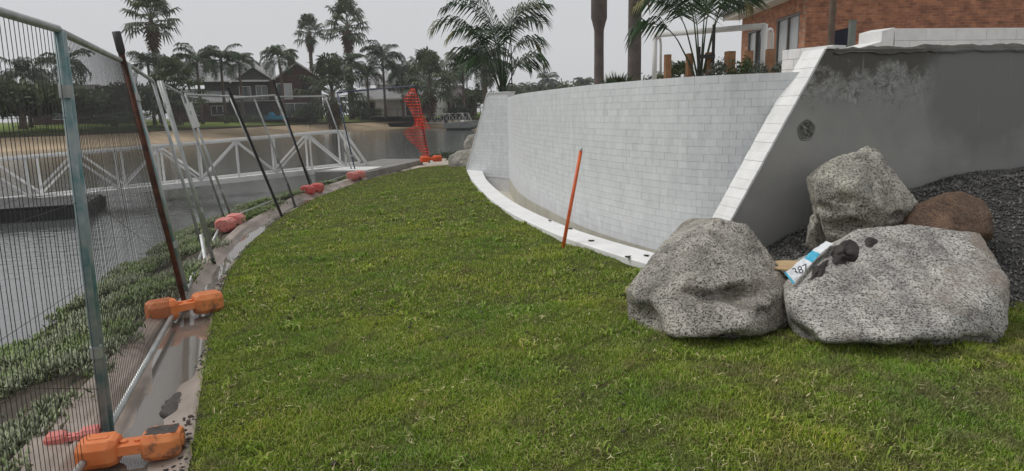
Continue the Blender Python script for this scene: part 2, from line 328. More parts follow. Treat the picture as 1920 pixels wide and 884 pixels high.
def lawn_r(y): return interp([(-8, 10), (4.9, 10), (5.3, 8), (5.85, 1.73)] + [((a[1] + b[1]) / 2, (a[0] + b[0]) / 2) for a, b in list(zip(KO, KI))[::-1]][1:] + [(17.8, -1.0), (21, -.8), (22.3, -.15)], y)

def grid(name, ys, xf, zf, nx, mat, **kw):
    V = []; ny = len(ys)
    for y in ys:
        a, b = xf(y); xs = np.linspace(a, b, nx); V.append(np.stack([xs, np.full(nx, y), zf(xs, np.full(nx, y))], 1))
    V = np.concatenate(V); i, j = np.meshgrid(np.arange(ny - 1), np.arange(nx - 1), indexing='ij'); k = (i * nx + j).ravel()
    return npmesh(name, V, np.stack([k, k + 1, k + nx + 1, k + nx], 1), mat, smooth=True, kind='structure', **kw)
grid('lawn', np.linspace(-7, 22.2, 320), lambda y: (inner(y) - .01, lawn_r(y)), lawn_z, 110, m_soil)

# drain: dished concrete channel with uneven invert, built along y
def drain_z(x, y):
    a, b = outer(y), inner(y); t = np.clip((x - a) / (b - a), 0, 1)
    dish = np.where(t < .22, -.055 - .02 * t / .22, -.075 - .095 * np.sin(np.clip((t - .22) / .78, 0, 1) * np.pi) ** .8 - .035 * (t - .22))
    wob = .014 + .022 * np.sin(y * 1.55 + 3.0) + .010 * np.sin(y * 3.7 + x * 3) + .005 * np.sin(y * 9 + x * 7) + .003 * np.sin(y * 23 + x * 31)
    return dish + np.where((t > .25) & (t < .97), wob, 0)
dr_y = np.concatenate([np.linspace(-7, 1, 30), np.linspace(1.1, 14, 420), np.linspace(14.1, 20.2, 60)])
grid('drain_channel', dr_y, lambda y: (outer(y), inner(y) + .03), drain_z, 40, m_drain)
# puddles lie level in the low stretches of the drain
def puddle(y0, y1, z):
    ys = np.linspace(y0, y1, 80)
    return grid('puddle', ys, lambda y: (outer(y) + .25 * (inner(y) - outer(y)), inner(y) - .04 * (inner(y) - outer(y))), lambda x, y: np.full_like(x, z), 3, m_puddle)
puddle(1.2, 13.5, -.142)

# near bank below the drain and all land under the terrace (one sheet)
def bank_z(x, y):
    e = wedge(y); t = (x - e) / np.maximum(outer(y) - e, .3)
    return -.76 + .66 * np.clip(t, -2, 1) + .15 * np.sin(x * 3 + y * 2.1) * np.clip(t, 0, 1) * (1 - np.clip(t, 0, 1))
grid('canal_bank', np.linspace(-8, 20.2, 90), lambda y: (wedge(y) - 3, outer(y) + .02), lambda x, y: np.minimum(bank_z(x, y), -.09), 40, m_bank)
def sand_z(x, y):
    e = wedge(y); d = (x - e); return np.clip(-.9 + .33 * d, -2.0, -.13) + .02 * np.sin(x * 4 + y * 3)
grid('sandy_shore', np.linspace(19.9, 31.5, 50), lambda y: (wedge(y) - 3, max(3, wedge(y) + 6)), sand_z, 40, m_path)

# canal and far shore
mb = MB(); mb.add([(-400, -60, -.7), (300, -60, -.7), (300, 300, -.7), (-400, 300, -.7)], [(0, 1, 2, 3)]); mb.build('canal_water', m_water, kind='structure')
SHORE = [(-300, 8), (-120, 26), (-62, 40), (-46, 48), (-36, 56), (-31, 69), (-26, 86), (-19, 101), (-11, 106), (-4, 103), (4, 100), (20, 99), (60, 99), (300, 110)]
sp, _ = smoothpath([(x, y, 0) for x, y in SHORE], 120)
def shore_off(d):
    out = []
    for i, p in enumerate(sp):
        t = (sp[min(i + 1, 119)] - sp[max(i - 1, 0)]).normalized(); n = Vector((-t.y, t.x, 0)); out.append(p + n * d)
    return out
def ribbon(name, prof, mat, jit=0):
    V = []; k = len(prof)
    for d, z in prof:
        for i, p in enumerate(shore_off(d)): V.append((p.x, p.y, z + jit * math.sin(i * 1.7 + d)))
    n = 120; Fq = [(a * n + i, a * n + i + 1, (a + 1) * n + i + 1, (a + 1) * n + i) for a in range(k - 1) for i in range(n - 1)]
    return npmesh(name, np.array(V), np.array(Fq), mat, smooth=True, kind='structure')
ribbon('far_beach', [(-4, -1.6), (0, -.72), (2, -.35), (4.5, .12), (5.6, .25)], m_sand, .03)
ribbon('far_edging', [(5.5, .05), (5.55, .42), (5.8, .44), (5.85, .2)], m_bank)
ribbon('far_lawn', [(5.8, .38), (9, .62), (14, .98), (20, 1.1), (32, 1.12)], m_farlawn)
mb = MB(); mb.add([(-700, 60, 1.0), (-700, 900, 1.0), (700, 900, 1.0), (700, 125, 1.0), (40, 118, 1.0), (-10, 124, 1.0), (-25, 116, 1.0), (-44, 82, 1.0), (-60, 66, 1.0), (-120, 42, 1.0)], [tuple(range(9, -1, -1))])
mb.build('ground', m_farlawn, kind='structure')

# ------------------------------------------------------------------ vanishing-edge pool wall
wall = thing('pool_wall', 'long curved white tiled retaining wall of a pool, raked wing walls at both ends', 'wall')
NW = 172
wp, WL = smoothpath([(x, y, 0) for x, y in WALL], NW + 1)
def ztop(i): return 1.865 - .02 * i / NW
def zbot(i): return -.09 + .09 * i / NW
def nrm(i):
    t = (wp[min(i + 1, NW)] - wp[max(i - 1, 0)]).normalized(); return Vector((t.y, -t.x, 0))     # points to the lawn side after sign fix
sgn = 1 if nrm(80).x < 0 else -1
mb = MB(); V = []; Fs = []
for i, p in enumerate(wp):
    n = nrm(i) * sgn; zt = ztop(i)
    V += [p - n * .0005 + Vector((0, 0, -.5)), p - n * .0005 + Vector((0, 0, zt - .004)), p - n * .3 + Vector((0, 0, zt - .004)), p - n * .3 + Vector((0, 0, -.5))]
for i in range(NW):
    a = i * 4; Fs += [(a + k, a + (k + 1) % 4, a + 4 + (k + 1) % 4, a + 4 + k) for k in range(4)]
Fs += [(0, 1, 2, 3), (NW * 4 + 3, NW * 4 + 2, NW * 4 + 1, NW * 4)]
mb.add(V, Fs); core = mb.build('wall_core', m_grout, wall)
# beige render below the tiles
mb = MB(); V = []; Fs = []
for i, p in enumerate(wp):
    n = nrm(i) * sgn; zb = zbot(i) - .006
    V += [p + n * .012 + Vector((0, 0, -.55)), p + n * .012 + Vector((0, 0, zb)), p - n * .01 + Vector((0, 0, zb)), p - n * .01 + Vector((0, 0, -.55))]
for i in range(NW):
    a = i * 4; Fs += [(a + k, a + (k + 1) % 4, a + 4 + (k + 1) % 4, a + 4 + k) for k in range(4)]
mb.add(V, Fs); mb.build('rendered_footing', m_beige, wall)
# tiles: 24 courses, running bond; the 290 nearest are single pieces
NC = 24; TW = WL / 86
tb = bmesh.new(); bmesh.ops.create_cube(tb, size=1)
for v_ in tb.verts: v_.co = Vector((v_.co.x * 1, v_.co.y * .012, v_.co.z * 1))
tile_me = bpy.data.meshes.new('tile'); tb.to_mesh(tile_me); tb.free(); tile_me.materials.append(m_tile)
def wall_at(s):
    k = min(max(s / WL * NW, 0), NW - 1e-6); i = int(k); return wp[i].lerp(wp[i + 1], k - i), k
tiles = []
for c in range(NC):
    off = .5 * (c % 2) * TW
    s = -off
    while s < WL - .02:
        a, b = max(s, 0.0), min(s + TW, WL); s += TW
        if b - a < .05: continue
        pa, ka = wall_at(a); pb, kb = wall_at(b); ch = (ztop((ka + kb) / 2) - zbot((ka + kb) / 2)) / NC
        z = zbot((ka + kb) / 2) + (c + .5) * ch
        tiles.append(((a + b) / 2, pa, pb, z, ch))
tiles.sort(key=lambda q: -q[0])
def tile_mat(q, j=0):
    s, pa, pb, z, ch = q; t = (pb - pa); ln = t.length; t.normalize(); n = Vector((t.y, -t.x, 0)) * sgn
    mid = (pa + pb) / 2 + n * (random.uniform(-.0012, .0012)); mid.z = z
    X, Yv, Zv = t * (ln - .0015), n, Vector((0, 0, ch - .0022))
    return Matrix(((X.x, Yv.x, Zv.x, mid.x), (X.y, Yv.y, Zv.y, mid.y), (X.z, Yv.z, Zv.z, mid.z), (0, 0, 0, 1)))
for q in tiles[:290]:
    o = bpy.data.objects.new('tile', tile_me); C.objects.link(o); o.parent = wall; o.matrix_local = tile_mat(q)
tv = np.array([v_.co[:] for v_ in tile_me.vertices]); tf = [tuple(p.vertices) for p in tile_me.polygons]
mb = MB()
for q in tiles[290:]:
    mm = np.array(tile_mat(q)); vv = tv @ mm[:3, :3].T + mm[:3, 3]; mb.add(vv, tf)
mb.build('tile_field', m_tile, wall, kind='stuff')

# wing walls: polygon in the wall plane, extruded by thickness
def wing(name, A, D, prof, thick, nrml, mat):
    D = Vector(D).normalized(); n = Vector(nrml).normalized(); A = Vector(A)
    P = [A + D * s + Vector((0, 0, z)) for s, z in prof]; k = len(P)
    mb = MB(); mb.add(P + [p + n * thick for p in P], [tuple(range(k)), tuple(range(2 * k - 1, k - 1, -1))] + [(i, k + i, k + (i + 1) % k, (i + 1) % k) for i in range(k)])
    return mb.build(name, mat, wall)
def rake_tiles(parent, A, D, s0, z0, s1, z1, n, wdt, off, nrml, thick=.02, mat=None):
    D = Vector(D).normalized(); nn = Vector(nrml).normalized(); A = Vector(A)
    a = A + D * s0 + Vector((0, 0, z0)) + nn * off; b = A + D * s1 + Vector((0, 0, z1)) + nn * off
    t = (b - a) / n; upn = t.normalized().cross(nn);  upn = upn if upn.z > 0 else -upn
    for k in range(n):
        mb = MB(); c0 = a + t * (k + .007); c1 = a + t * (k + .993); j = random.uniform(-.002, .002)
        vs = [p + nn * (e * wdt / 2) + upn * (h + j) for p in (c0, c1) for e in (-1, 1) for h in (0, thick)]
        mb.add(vs, [(0, 1, 3, 2), (4, 6, 7, 5), (0, 4, 5, 1), (2, 3, 7, 6), (1, 5, 7, 3), (0, 2, 6, 4)])
        mb.build('coping_tile', mat or m_cope, parent, bevel=.0015)
# far wing (tiled inside face seen)
FA = Vector((-.03, 16.4, 0)); FD = Vector((-1.12, 1.2, 0)).normalized(); FN = Vector((FD.y, -FD.x, 0)); FN = FN if FN.y > 0 else -FN
fl = Vector((-1.12, 1.2, 0)).length
fwp = [(0, -.5), (fl, -.5), (fl, .06), (fl * .44, 1.985), (-.28, 1.985), (-.28, 1.5), (0, 1.5)]
wing_f = wing('wing_wall', FA, FD, [(0, -.5), (fl, -.5), (fl, .06), (fl * .44, 1.985), (0, 1.985)], .24, FN, m_grout)
mbt = MB(); nc = 26
for c in range(nc):
    z0 = -.09 + c * .0798; z1 = z0 + .0755
    if z1 > 1.98: break
    off = .5 * (c % 2) * .2; s = -off
    while True:
        a, b = max(s, 0), s + .196; s += .2
        lim = [fl if z < .06 else fl - (fl * .56) * (z - .06) / 1.925 for z in (z0, z1)]
        if a > lim[0] - .02: break
        bb = [min(b, lim[0] - .004), min(b, lim[1] - .004)]
        if bb[1] <= a + .004: bb[1] = a + .004
        q = [(a, z0), (bb[0], z0), (bb[1], z1), (a, z1)]
        P = [FA + FD * s_ + Vector((0, 0, z_)) for s_, z_ in q]
        mbt.add([p - FN * .001 for p in P] + [p - FN * .01 for p in P], [(0, 1, 2, 3), (7, 6, 5, 4), (0, 4, 5, 1), (1, 5, 6, 2), (2, 6, 7, 3), (3, 7, 4, 0)])
mbt.build('tile_field', m_tile, wing_f, kind='stuff')
rake_tiles(wing_f, FA, FD, fl, .06, fl * .44, 1.985, 22, .27, .115, FN)
rake_tiles(wing_f, FA, FD, fl * .44, 1.985, -.02, 1.985, 4, .27, .115, FN)
# near wing with grey rendered outside, carrying on to the right as the pool's side wall
NA = Vector((2.75, 6.2, 0)); ND = Vector((.966, .26, 0)).normalized(); NN = Vector((-ND.y, ND.x, 0))      # NN points away from camera
NS0, NZ0, NS1, NZ1 = -1.06, .04, .13, 2.03
top = [(NS1 + .0, NZ1)]
wing_n = wing('wing_wall', NA, ND, [(NS0, -.5), (12, -.3), (12, 2.10), (3, 2.06), (NS1, NZ1), (NS0, NZ0)], .26, NN, m_wing)
wing_n['label'] = 'grey rendered outer face with cement splashes along its top'
rake_tiles(wing_n, NA, ND, NS0, NZ0, NS1, NZ1, 24, .285, .128, NN)
rake_tiles(wing_n, NA, ND, NS1 + .004, NZ1 + .006, NS1 + .10, NZ1 + .006, 1, .285, .128, NN)
mbt = MB()                                                     # inner tiled skin
mbt.add([NA + ND * s + NN * .268 + Vector((0, 0, z)) for s, z in [(NS0, -.4), (NS1, -.4), (NS1, NZ1 - .04), (NS0, NZ0 - .04)]], [(0, 1, 2, 3)]); mbt.build('inner_face', m_tile, wing_n)
# plugged round core hole in the grey render
hc = Y(1521, 245, 6.13); hs_ = (hc - NA).dot(ND); hp = NA + ND * hs_ + Vector((0, 0, hc.z))
mb = MB(); ring = []
for k in range(40):
    a = k * math.pi / 20; e = 1 + .04 * math.sin(a * 5); ring.append((math.cos(a) * e, math.sin(a) * e))
def disc(mb, r1, r2, d1, d2):
    o1 = [hp + ND * (c * r1) + Vector((0, 0, s_ * r1)) - NN * d1 for c, s_ in ring]; o2 = [hp + ND * (c * r2) + Vector((0, 0, s_ * r2)) - NN * d2 for c, s_ in ring]
    mb.add(o1 + o2, [(k, (k + 1) % 40, 40 + (k + 1) % 40, 40 + k) for k in range(40)])
disc(mb, .098, .092, .001, .008); disc(mb, .092, .082, .008, .003); disc(mb, .082, .078, .003, .001)
mb.build('hole_rim', m_conc, wing_n, smooth=True)
mb = MB(); G = []
for i in range(9):
    for j in range(24):
        a = j * math.pi / 12; r_ = .078 * i / 8; G.append(hp + ND * (math.cos(a) * r_) + Vector((0, 0, math.sin(a) * r_)) - NN * (.004 + .012 * mn.noise(Vector((math.cos(a) * r_ * 40, math.sin(a) * r_ * 40, 3)))))
mb.add(G, [(i * 24 + j, i * 24 + (j + 1) % 24, (i + 1) * 24 + (j + 1) % 24, (i + 1) * 24 + j) for i in range(8) for j in range(24)])
mb.build('mortar_plug', M('rough_mortar', (.20, .20, .175), (.06, .06, .05), .9, 30, bump=.8, bscale=60), wing_n)
# soil and slurry heaped on the wall's top edge
mb = MB(); G = []; nx, ny = 130, 7
for i in range(nx):
    s = .22 + i * 6 / nx
    for j in range(ny):
        q = j / (ny - 1); h = .045 * math.sin(math.pi * q) * (1 + .9 * mn.noise(Vector((s * 2.3, q, 1)))) + .02 * mn.noise(Vector((s * 9, q * 3, 2)))
        G.append(NA + ND * s + NN * (-.02 + .30 * q) + Vector((0, 0, 2.02 + .01 * s + h + (-.05 * max(0, .25 - q) * 4 * (.5 + .5 * mn.noise(Vector((s * 3, 5, 5))))))))
mb.add(G, [(i * ny + j, i * ny + j + 1, (i + 1) * ny + j + 1, (i + 1) * ny + j) for i in range(nx - 1) for j in range(ny - 1)])
mb.build('soil_crust', M('crusted_soil', (.09, .085, .07), (.05, .048, .04), .95, 14, bump=.8, bscale=40, world=True), wall, smooth=True)

# catch trough: white kerb, floor, inner render
basin = thing('catch_trough', 'curved trough at the foot of the white wall with a white kerb', 'trough')
ko, _ = smoothpath([(x, y, 0) for x, y in KO], 70); ki, _ = smoothpath([(x, y, 0) for x, y in KI], 70)
mb = MB(); V = []
for i, (a, b) in enumerate(zip(ko, ki)):
    z = .055 - .01 * (1 - i / 69); e = (b - a).normalized() * .012
    V += [a + Vector((0, 0, -.5)), a + Vector((0, 0, z - .012)), a + e + Vector((0, 0, z)), b - e + Vector((0, 0, z)), b + Vector((0, 0, z - .012)), b + Vector((0, 0, -.5))]
Fs = []
for i in range(69): Fs += [(i * 6 + k, i * 6 + (k + 1) % 6, i * 6 + 6 + (k + 1) % 6, i * 6 + 6 + k) for k in range(6)]
Fs += [tuple(range(5, -1, -1)), tuple(69 * 6 + k for k in range(6))]
mb.add(V, Fs); mb.build('kerb', m_white, basin)
mb = MB(); wq, _ = smoothpath([(x, y, 0) for x, y in WALL], 70)
V = [p + Vector((0, 0, -.42)) for p in ki] + [p + Vector((0, 0, -.42)) for p in wq]
mb.add(V, [(i, i + 1, 71 + i, 70 + i) for i in range(69)]); mb.build('trough_floor', m_beige, basin)
# crumbs of mud on the kerb
for k, (U, V_) in enumerate([(1031, 415), (1069, 429), (1109, 452), (1214, 480), (893, 311), (1178, 483)]):
    c = Z(U, V_, .06); mb = MB(); random.seed(k); mb.hullpts([c + Vector((random.uniform(-.04, .04), random.uniform(-.03, .03), random.uniform(-.008, .018))) for _ in range(9)])
    mb.build('mud_crumb', m_mud, label=['dark mud crumb on the kerb left of the orange stake', 'dark mud crumb on the kerb just right of the orange stake', 'small dark crumb on the white kerb below the wall middle', 'long dark mud crumb on the kerb beside the front boulder', 'dark crumb on the far end of the white kerb', 'tiny dark crumb at the lawn edge of the near kerb'][k], cat='mud', group='mud crumbs on the kerb')

# terrace behind the wall
poly = [(p.x - nrm(i).x * sgn * .302, p.y - nrm(i).y * sgn * .302) for i, p in enumerate(wp)][::12]
poly = [(.6, 20), (.3, 17.2)] + poly[1:-1] + [(2.95, 6.56), (6, 7.45), (14.2, 9.65), (40, 16), (40, 60), (12, 48), (4, 30)]
MB().prism(poly, -.6, 1.70).build('terrace', m_path, kind='structure')

# ------------------------------------------------------------------ boulders
def rock(name, pts, mat, label, sub=6, amp=.03, seed=0, sharp=16, dents=(), group=None, cat='boulder', facets=0, chips=70):
    bm = bmesh.new()
    for p in pts: bm.verts.new(p)
    bmesh.ops.convex_hull(bm, input=bm.verts); bm.normal_update()
    c = Vector((0, 0, 0)); n_ = 0
    for v in bm.verts:
        if v.link_faces: c += v.co; n_ += 1
    c /= n_
    PN = []; PD = []; HV = np.array([(v.co - c)[:] for v in bm.verts if v.link_faces])
    for f in bm.faces:
        n = f.normal.copy(); d = n.dot(f.verts[0].co - c)
        if d < 0: n = -n; d = -d
        if d > 1e-3: PN.append(n[:]); PD.append(d)
    bm.free(); PN = np.array(PN); PD = np.array(PD); gq = np.random.default_rng(seed + 100)
    for _ in range(facets):
        nq = gq.normal(0, 1, 3); nq /= np.linalg.norm(nq); h_ = (HV @ nq).max(); PN = np.vstack([PN, nq]); PD = np.append(PD, h_ * gq.uniform(.94, .99))
    bm = bmesh.new(); bmesh.ops.create_icosphere(bm, subdivisions=sub, radius=1)
    D = np.array([v.co[:] for v in bm.verts]); q = np.clip(D @ PN.T, 0, None) / PD
    r = (q ** sharp).sum(1) ** (-1 / sharp); P = D * r[:, None]
    o = Vector((seed * 7.3, seed * 3.1, seed * 1.7)); size = float(np.median(r))
    k1 = np.array([mn.fractal(Vector(p) * (1.3 / size) + o, .8, 2.0, 4) * .7 - abs(mn.noise(Vector(p) * (2.1 / size) + o)) * .7 for p in P]) * amp * 1.0
    P = P + D * k1[:, None]
    for _ in range(chips):                                           # knock flat chips off the surface
        i0 = gq.integers(0, len(P)); v0 = P[i0]; rad = size * gq.uniform(.12, .40); dist = np.linalg.norm(P - v0, axis=1); near = dist < rad
        Q = P[near]
        if len(Q) < 12: continue
        cq = Q.mean(0); uu, ss, vt = np.linalg.svd(Q - cq, full_matrices=False); nq = vt[2]; nq = nq if nq @ D[i0] > 0 else -nq
        nq = nq + gq.normal(0, .22, 3); nq /= np.linalg.norm(nq); hgt_ = (Q - cq) @ nq
        lv = np.quantile(hgt_, gq.uniform(.80, .96)); over = np.clip(hgt_ - lv, 0, None) * np.clip((rad - dist[near]) / (rad * .12), 0, 1)
        P[near] = Q - nq * (over * 1.0)[:, None]
    wob_ = np.array([[mn.noise(Vector(p) * 6 + o), mn.noise(Vector(p) * 6 - o), mn.noise(Vector(p) * 6 + o * 2)] for p in P]) * .035
    for dc, dr, dd in dents:
        e = (P + wob_ + np.array(c)) - np.array(dc); P = P - D * (dd * np.exp(-(((e / np.array(dr)) ** 2).sum(1)) ** 1.8))[:, None]
    k3 = np.array([mn.fractal(Vector(p) * 14 + o, .7, 2.0, 5) for p in P]) * amp * .22; P = P + D * k3[:, None]
    for i, v in enumerate(bm.verts): v.co = P[i]
    me = bpy.data.meshes.new(name); bm.to_mesh(me); bm.free()
    ob = link(name, me, mat, smooth=True, label=label, cat=cat, group=group); ob.location = c; return ob
B1 = [Y(1353, 406, 5.2), Y(1402, 420, 5.2), Y(1486, 528, 4.8), Y(1480, 640, 4.45), Y(1404, 612, 4.08), Y(1264, 642, 4.10), Y(1174, 538, 4.72), Y(1180, 625, 4.68), Y(1214, 486, 4.88), Y(1296, 500, 4.52), Y(1285, 700, 4.34), Y(1440, 695, 4.42),
      Vector((.98, 5.35, .1)), Vector((2.02, 5.45, .45)), Vector((1.5, 5.7, .6)), Vector((.98, 4.75, -.25)), Vector((1.9, 5.4, -.25))]
rock('boulder', B1, m_granA, 'large brownish grey granite boulder on the lawn in front of the raked wall end', amp=.03, seed=1, sharp=130,
     dents=[(Y(1400, 560, 4.30), (.24, .35, .05), .20), (Y(1320, 555, 4.35), (.14, .3, .04), .09), (Y(1440, 590, 4.3), (.14, .3, .018), .06), (Y(1215, 600, 4.5), (.07, .3, .12), .09), (Y(1340, 655, 4.15), (.36, .4, .075), .16), (Y(1450, 650, 4.3), (.2, .4, .07), .12)], group='granite boulders')
B2 = [Y(1472, 560, 4.38), Y(1502, 522, 4.6), Y(1602, 432, 4.95), Y(1700, 421, 5.0), Y(1838, 436, 4.9), Y(1900, 525, 4.4), Y(1886, 640, 4.06), Y(1748, 632, 3.84), Y(1534, 640, 3.92), Y(1538, 712, 4.16), Y(1850, 700, 4.12), Y(1486, 640, 4.25),
      Vector((2.2, 5.3, .25)), Vector((3.65, 5.25, .45)), Vector((2.3, 5.35, -.2)), Vector((3.5, 5.35, -.2))]
rock('boulder', B2, m_granB, 'broad black and white speckled granite boulder with mud smeared on top', amp=.026, seed=5, sharp=130,
     dents=[(Y(1690, 560, 4.0), (.05, .3, .09), .04), (Y(1590, 490, 4.6), (.10, .3, .05), .05), (Y(1600, 668, 3.95), (.4, .4, .075), .13), (Y(1780, 660, 3.95), (.4, .4, .075), .13), (Y(1500, 640, 4.15), (.06, .3, .1), .08), (Y(1625, 455, 4.9), (.05, .1, .03), .05)], group='granite boulders')
B3 = [Y(1531, 338, 5.45), Y(1548, 300, 5.6), Y(1626, 270, 5.62), Y(1656, 286, 5.6), Y(1724, 380, 5.42), Y(1702, 404, 5.28), Y(1614, 436, 5.2), Y(1556, 452, 5.4), Y(1534, 402, 5.4), Y(1604, 352, 5.14), Y(1655, 398, 5.12),
      Vector((2.65, 5.98, .9)), Vector((3.1, 6.1, 1.0)), Vector((3.35, 6.1, .65)), Vector((2.8, 5.95, .3)), Vector((2.75, 5.5, .1)), Vector((3.25, 5.5, .2))]
rock('boulder', B3, m_granC, 'angular upright lichen stained boulder leaning by the grey wall', amp=.028, seed=9, sharp=130,
     dents=[(Y(1600, 428, 5.2), (.13, .3, .06), .16), (Y(1588, 372, 5.2), (.06, .3, .05), .07), (Y(1690, 405, 5.25), (.1, .3, .05), .08), (Y(1550, 395, 5.3), (.05, .3, .05), .06)], group='granite boulders')
B4 = [Y(1690, 425, 5.15), Y(1718, 390, 5.3), Y(1752, 362, 5.4), Y(1800, 352, 5.45), Y(1860, 380, 5.4), Y(1870, 440, 5.2), Y(1780, 440, 5.0), Vector((3.3, 5.8, .5)), Vector((3.9, 5.9, .6)), Vector((3.5, 5.4, .1)), Vector((3.9, 5.5, .1)), Vector((3.2, 5.3, .1))]
rock('boulder', B4, m_rusty, 'rust brown rock half hidden behind the speckled boulder', sub=5, amp=.02, seed=12, sharp=24, group='granite boulders')
rock('boulder', [Y(1518, 405, 5.6), Y(1530, 398, 5.6), Y(1538, 415, 5.55), Y(1524, 424, 5.5), Vector((2.62, 5.75, .42)), Vector((2.55, 5.7, .3)), Vector((2.62, 5.55, .28))], m_granC, 'fist sized stone wedged left of the angular boulder', sub=4, amp=.012, seed=14, cat='stone')
BF1 = [Y(838, 290, 20.2), Y(845, 312, 20.0), Y(880, 312, 19.8), Y(898, 300, 20.2), Y(888, 278, 20.6), Y(862, 281, 20.6), Vector((-1.9, 20.9, -.3)), Vector((-1.1, 20.9, -.3)), Vector((-1.8, 20.0, -.3)), Vector((-1.1, 19.9, -.3)), Vector((-1.3, 20.9, .3))]
rock('boulder', BF1, m_granC, 'low pinkish grey rock beyond the far end of the white wall', sub=5, amp=.05, seed=17, group='granite boulders')
BF2 = [Y(868, 270, 20.9), Y(876, 250, 21.1), Y(905, 247, 21.2), Y(920, 280, 21), Y(885, 285, 20.6), Vector((-.6, 21.8, -.3)), Vector((-1.5, 21.6, -.3)), Vector((-1.4, 21.0, -.3)), Vector((-.6, 21.0, -.3))]
rock('boulder', BF2, m_granA, 'pale upright rock just peeking out behind the far wing wall', sub=5, amp=.04, seed=19, group='granite boulders')
# mud lump on the speckled boulder
from mathutils.bvhtree import BVHTree
def smear(ob, edge, th, label):
    me = ob.data; bv = BVHTree.FromPolygons([v.co + ob.location for v in me.vertices], [tuple(p.vertices) for p in me.polygons]); n, m_ = 40, 9; cx = sum(e[0] for e in edge) / len(edge); cy = sum(e[1] for e in edge) / len(edge); V = []
    ang = sorted((math.atan2(e[1] - cy, e[0] - cx), math.hypot(e[0] - cx, e[1] - cy)) for e in edge); aa = [a_[0] for a_ in ang]; rr = [a_[1] for a_ in ang]
    for i in range(m_):
        for j in range(n):
            q = -math.pi + 2 * math.pi * j / n; r_ = np.interp(q, [aa[-1] - 2 * math.pi] + aa + [aa[0] + 2 * math.pi], [rr[-1]] + rr + [rr[0]]) * (1 + .12 * mn.noise(Vector((math.cos(q) * 3, math.sin(q) * 3, cx)))); f = i / (m_ - 1)
            d = ray(cx + math.cos(q) * r_ * f, cy + math.sin(q) * r_ * f).normalized(); hit, nr, _, _ = bv.ray_cast(CAM, d)
            if hit is None or (V and hit.y > V[0].y + .35): hit, nr = (V[-1].copy() if V else CAM + d * 4.7), Vector((0, 0, 0))
            V.append(hit + (nr if nr.dot(d) < 0 else -nr) * (th * (1 - f ** 3) * (1 + .6 * mn.noise(Vector((f * 4 * math.cos(q), f * 4 * math.sin(q), 2)))) - .006 * f))
    mb = MB(); mb.add(V, [(i * n + j, i * n + (j + 1) % n, (i + 1) * n + (j + 1) % n, (i + 1) * n + j) for i in range(m_ - 1) for j in range(n)]); return mb.build('mud_lump', m_mudd, smooth=True, label=label, cat='mud')
b2_ob = [o_ for o_ in C.objects if o_.get('label', '').startswith('broad black and white')][0]
smear(b2_ob, [(1556, 478), (1574, 456), (1598, 450), (1612, 464), (1609, 486), (1588, 492), (1562, 497)], .035, 'dark wet mud lump lying on the speckled boulder')
smear(b2_ob, [(1557, 484), (1548, 502), (1530, 520), (1516, 530), (1522, 516), (1538, 498)], .02, 'streak of dark mud running down the left edge of the speckled boulder')
smear(b2_ob, [(1618, 454), (1638, 446), (1648, 452), (1640, 460), (1622, 463)], .015, 'small dark mud smear right of the mud lump on the speckled boulder')

# ------------------------------------------------------------------ gravel bed between boulders and wall
def grav_z(x, y):
    q = np.clip((y - 4.75) / 1.35, 0, 1); hgt = np.interp(x, [1.6, 2.3, 2.9, 3.7, 4.6, 9], [.02, .24, .48, .70, .85, 1.0])
    return -.02 + q * hgt + .015 * np.sin(x * 9) * np.sin(y * 8)
def wing_y(x): return 6.2 + (x - 2.75) * .26 / .966
V = []; nx = 60; ny = 24; xs = np.linspace(1.8, 9.5, nx)
for j in range(ny):
    q = j / (ny - 1); yy = 4.75 + (wing_y(xs) + .02 - 4.75) * q; V.append(np.stack([xs, yy, grav_z(xs, yy)], 1))
V = np.concatenate(V); i, j = np.meshgrid(np.arange(ny - 1), np.arange(nx - 1), indexing='ij'); k = (i * nx + j).ravel()
npmesh('gravel_bed', V, np.stack([k, k + 1, k + nx + 1, k + nx], 1), m_gravelb, smooth=True, kind='structure')
n = 16000; gx = rng.uniform(1.95, 6.0, n); gy = 4.85 + (wing_y(gx) - .03 - 4.85) * rng.uniform(0, 1, n)
oct_v = np.array([(1, 0, 0), (-1, 0, 0), (0, 1, 0), (0, -1, 0), (0, 0, 1), (0, 0, -1)], float)
oct_f = np.array([(0, 2, 4), (2, 1, 4), (1, 3, 4), (3, 0, 4), (2, 0, 5), (1, 2, 5), (3, 1, 5), (0, 3, 5)])
sz = rng.uniform(.005, .017, n)
vv = oct_v[None] * sz[:, None, None] * rng.uniform(.6, 1.3, (n, 6, 1)) + rng.normal(0, .003, (n, 6, 3)) + np.stack([gx, gy, grav_z(gx, gy) + .006], 1)[:, None]
npmesh('gravel', vv.reshape(-1, 3), (oct_f[None] + np.arange(n)[:, None, None] * 6).reshape(-1, 3), m_gravel, label='dark crushed gravel heaped against the grey wall', cat='gravel', kind='stuff')

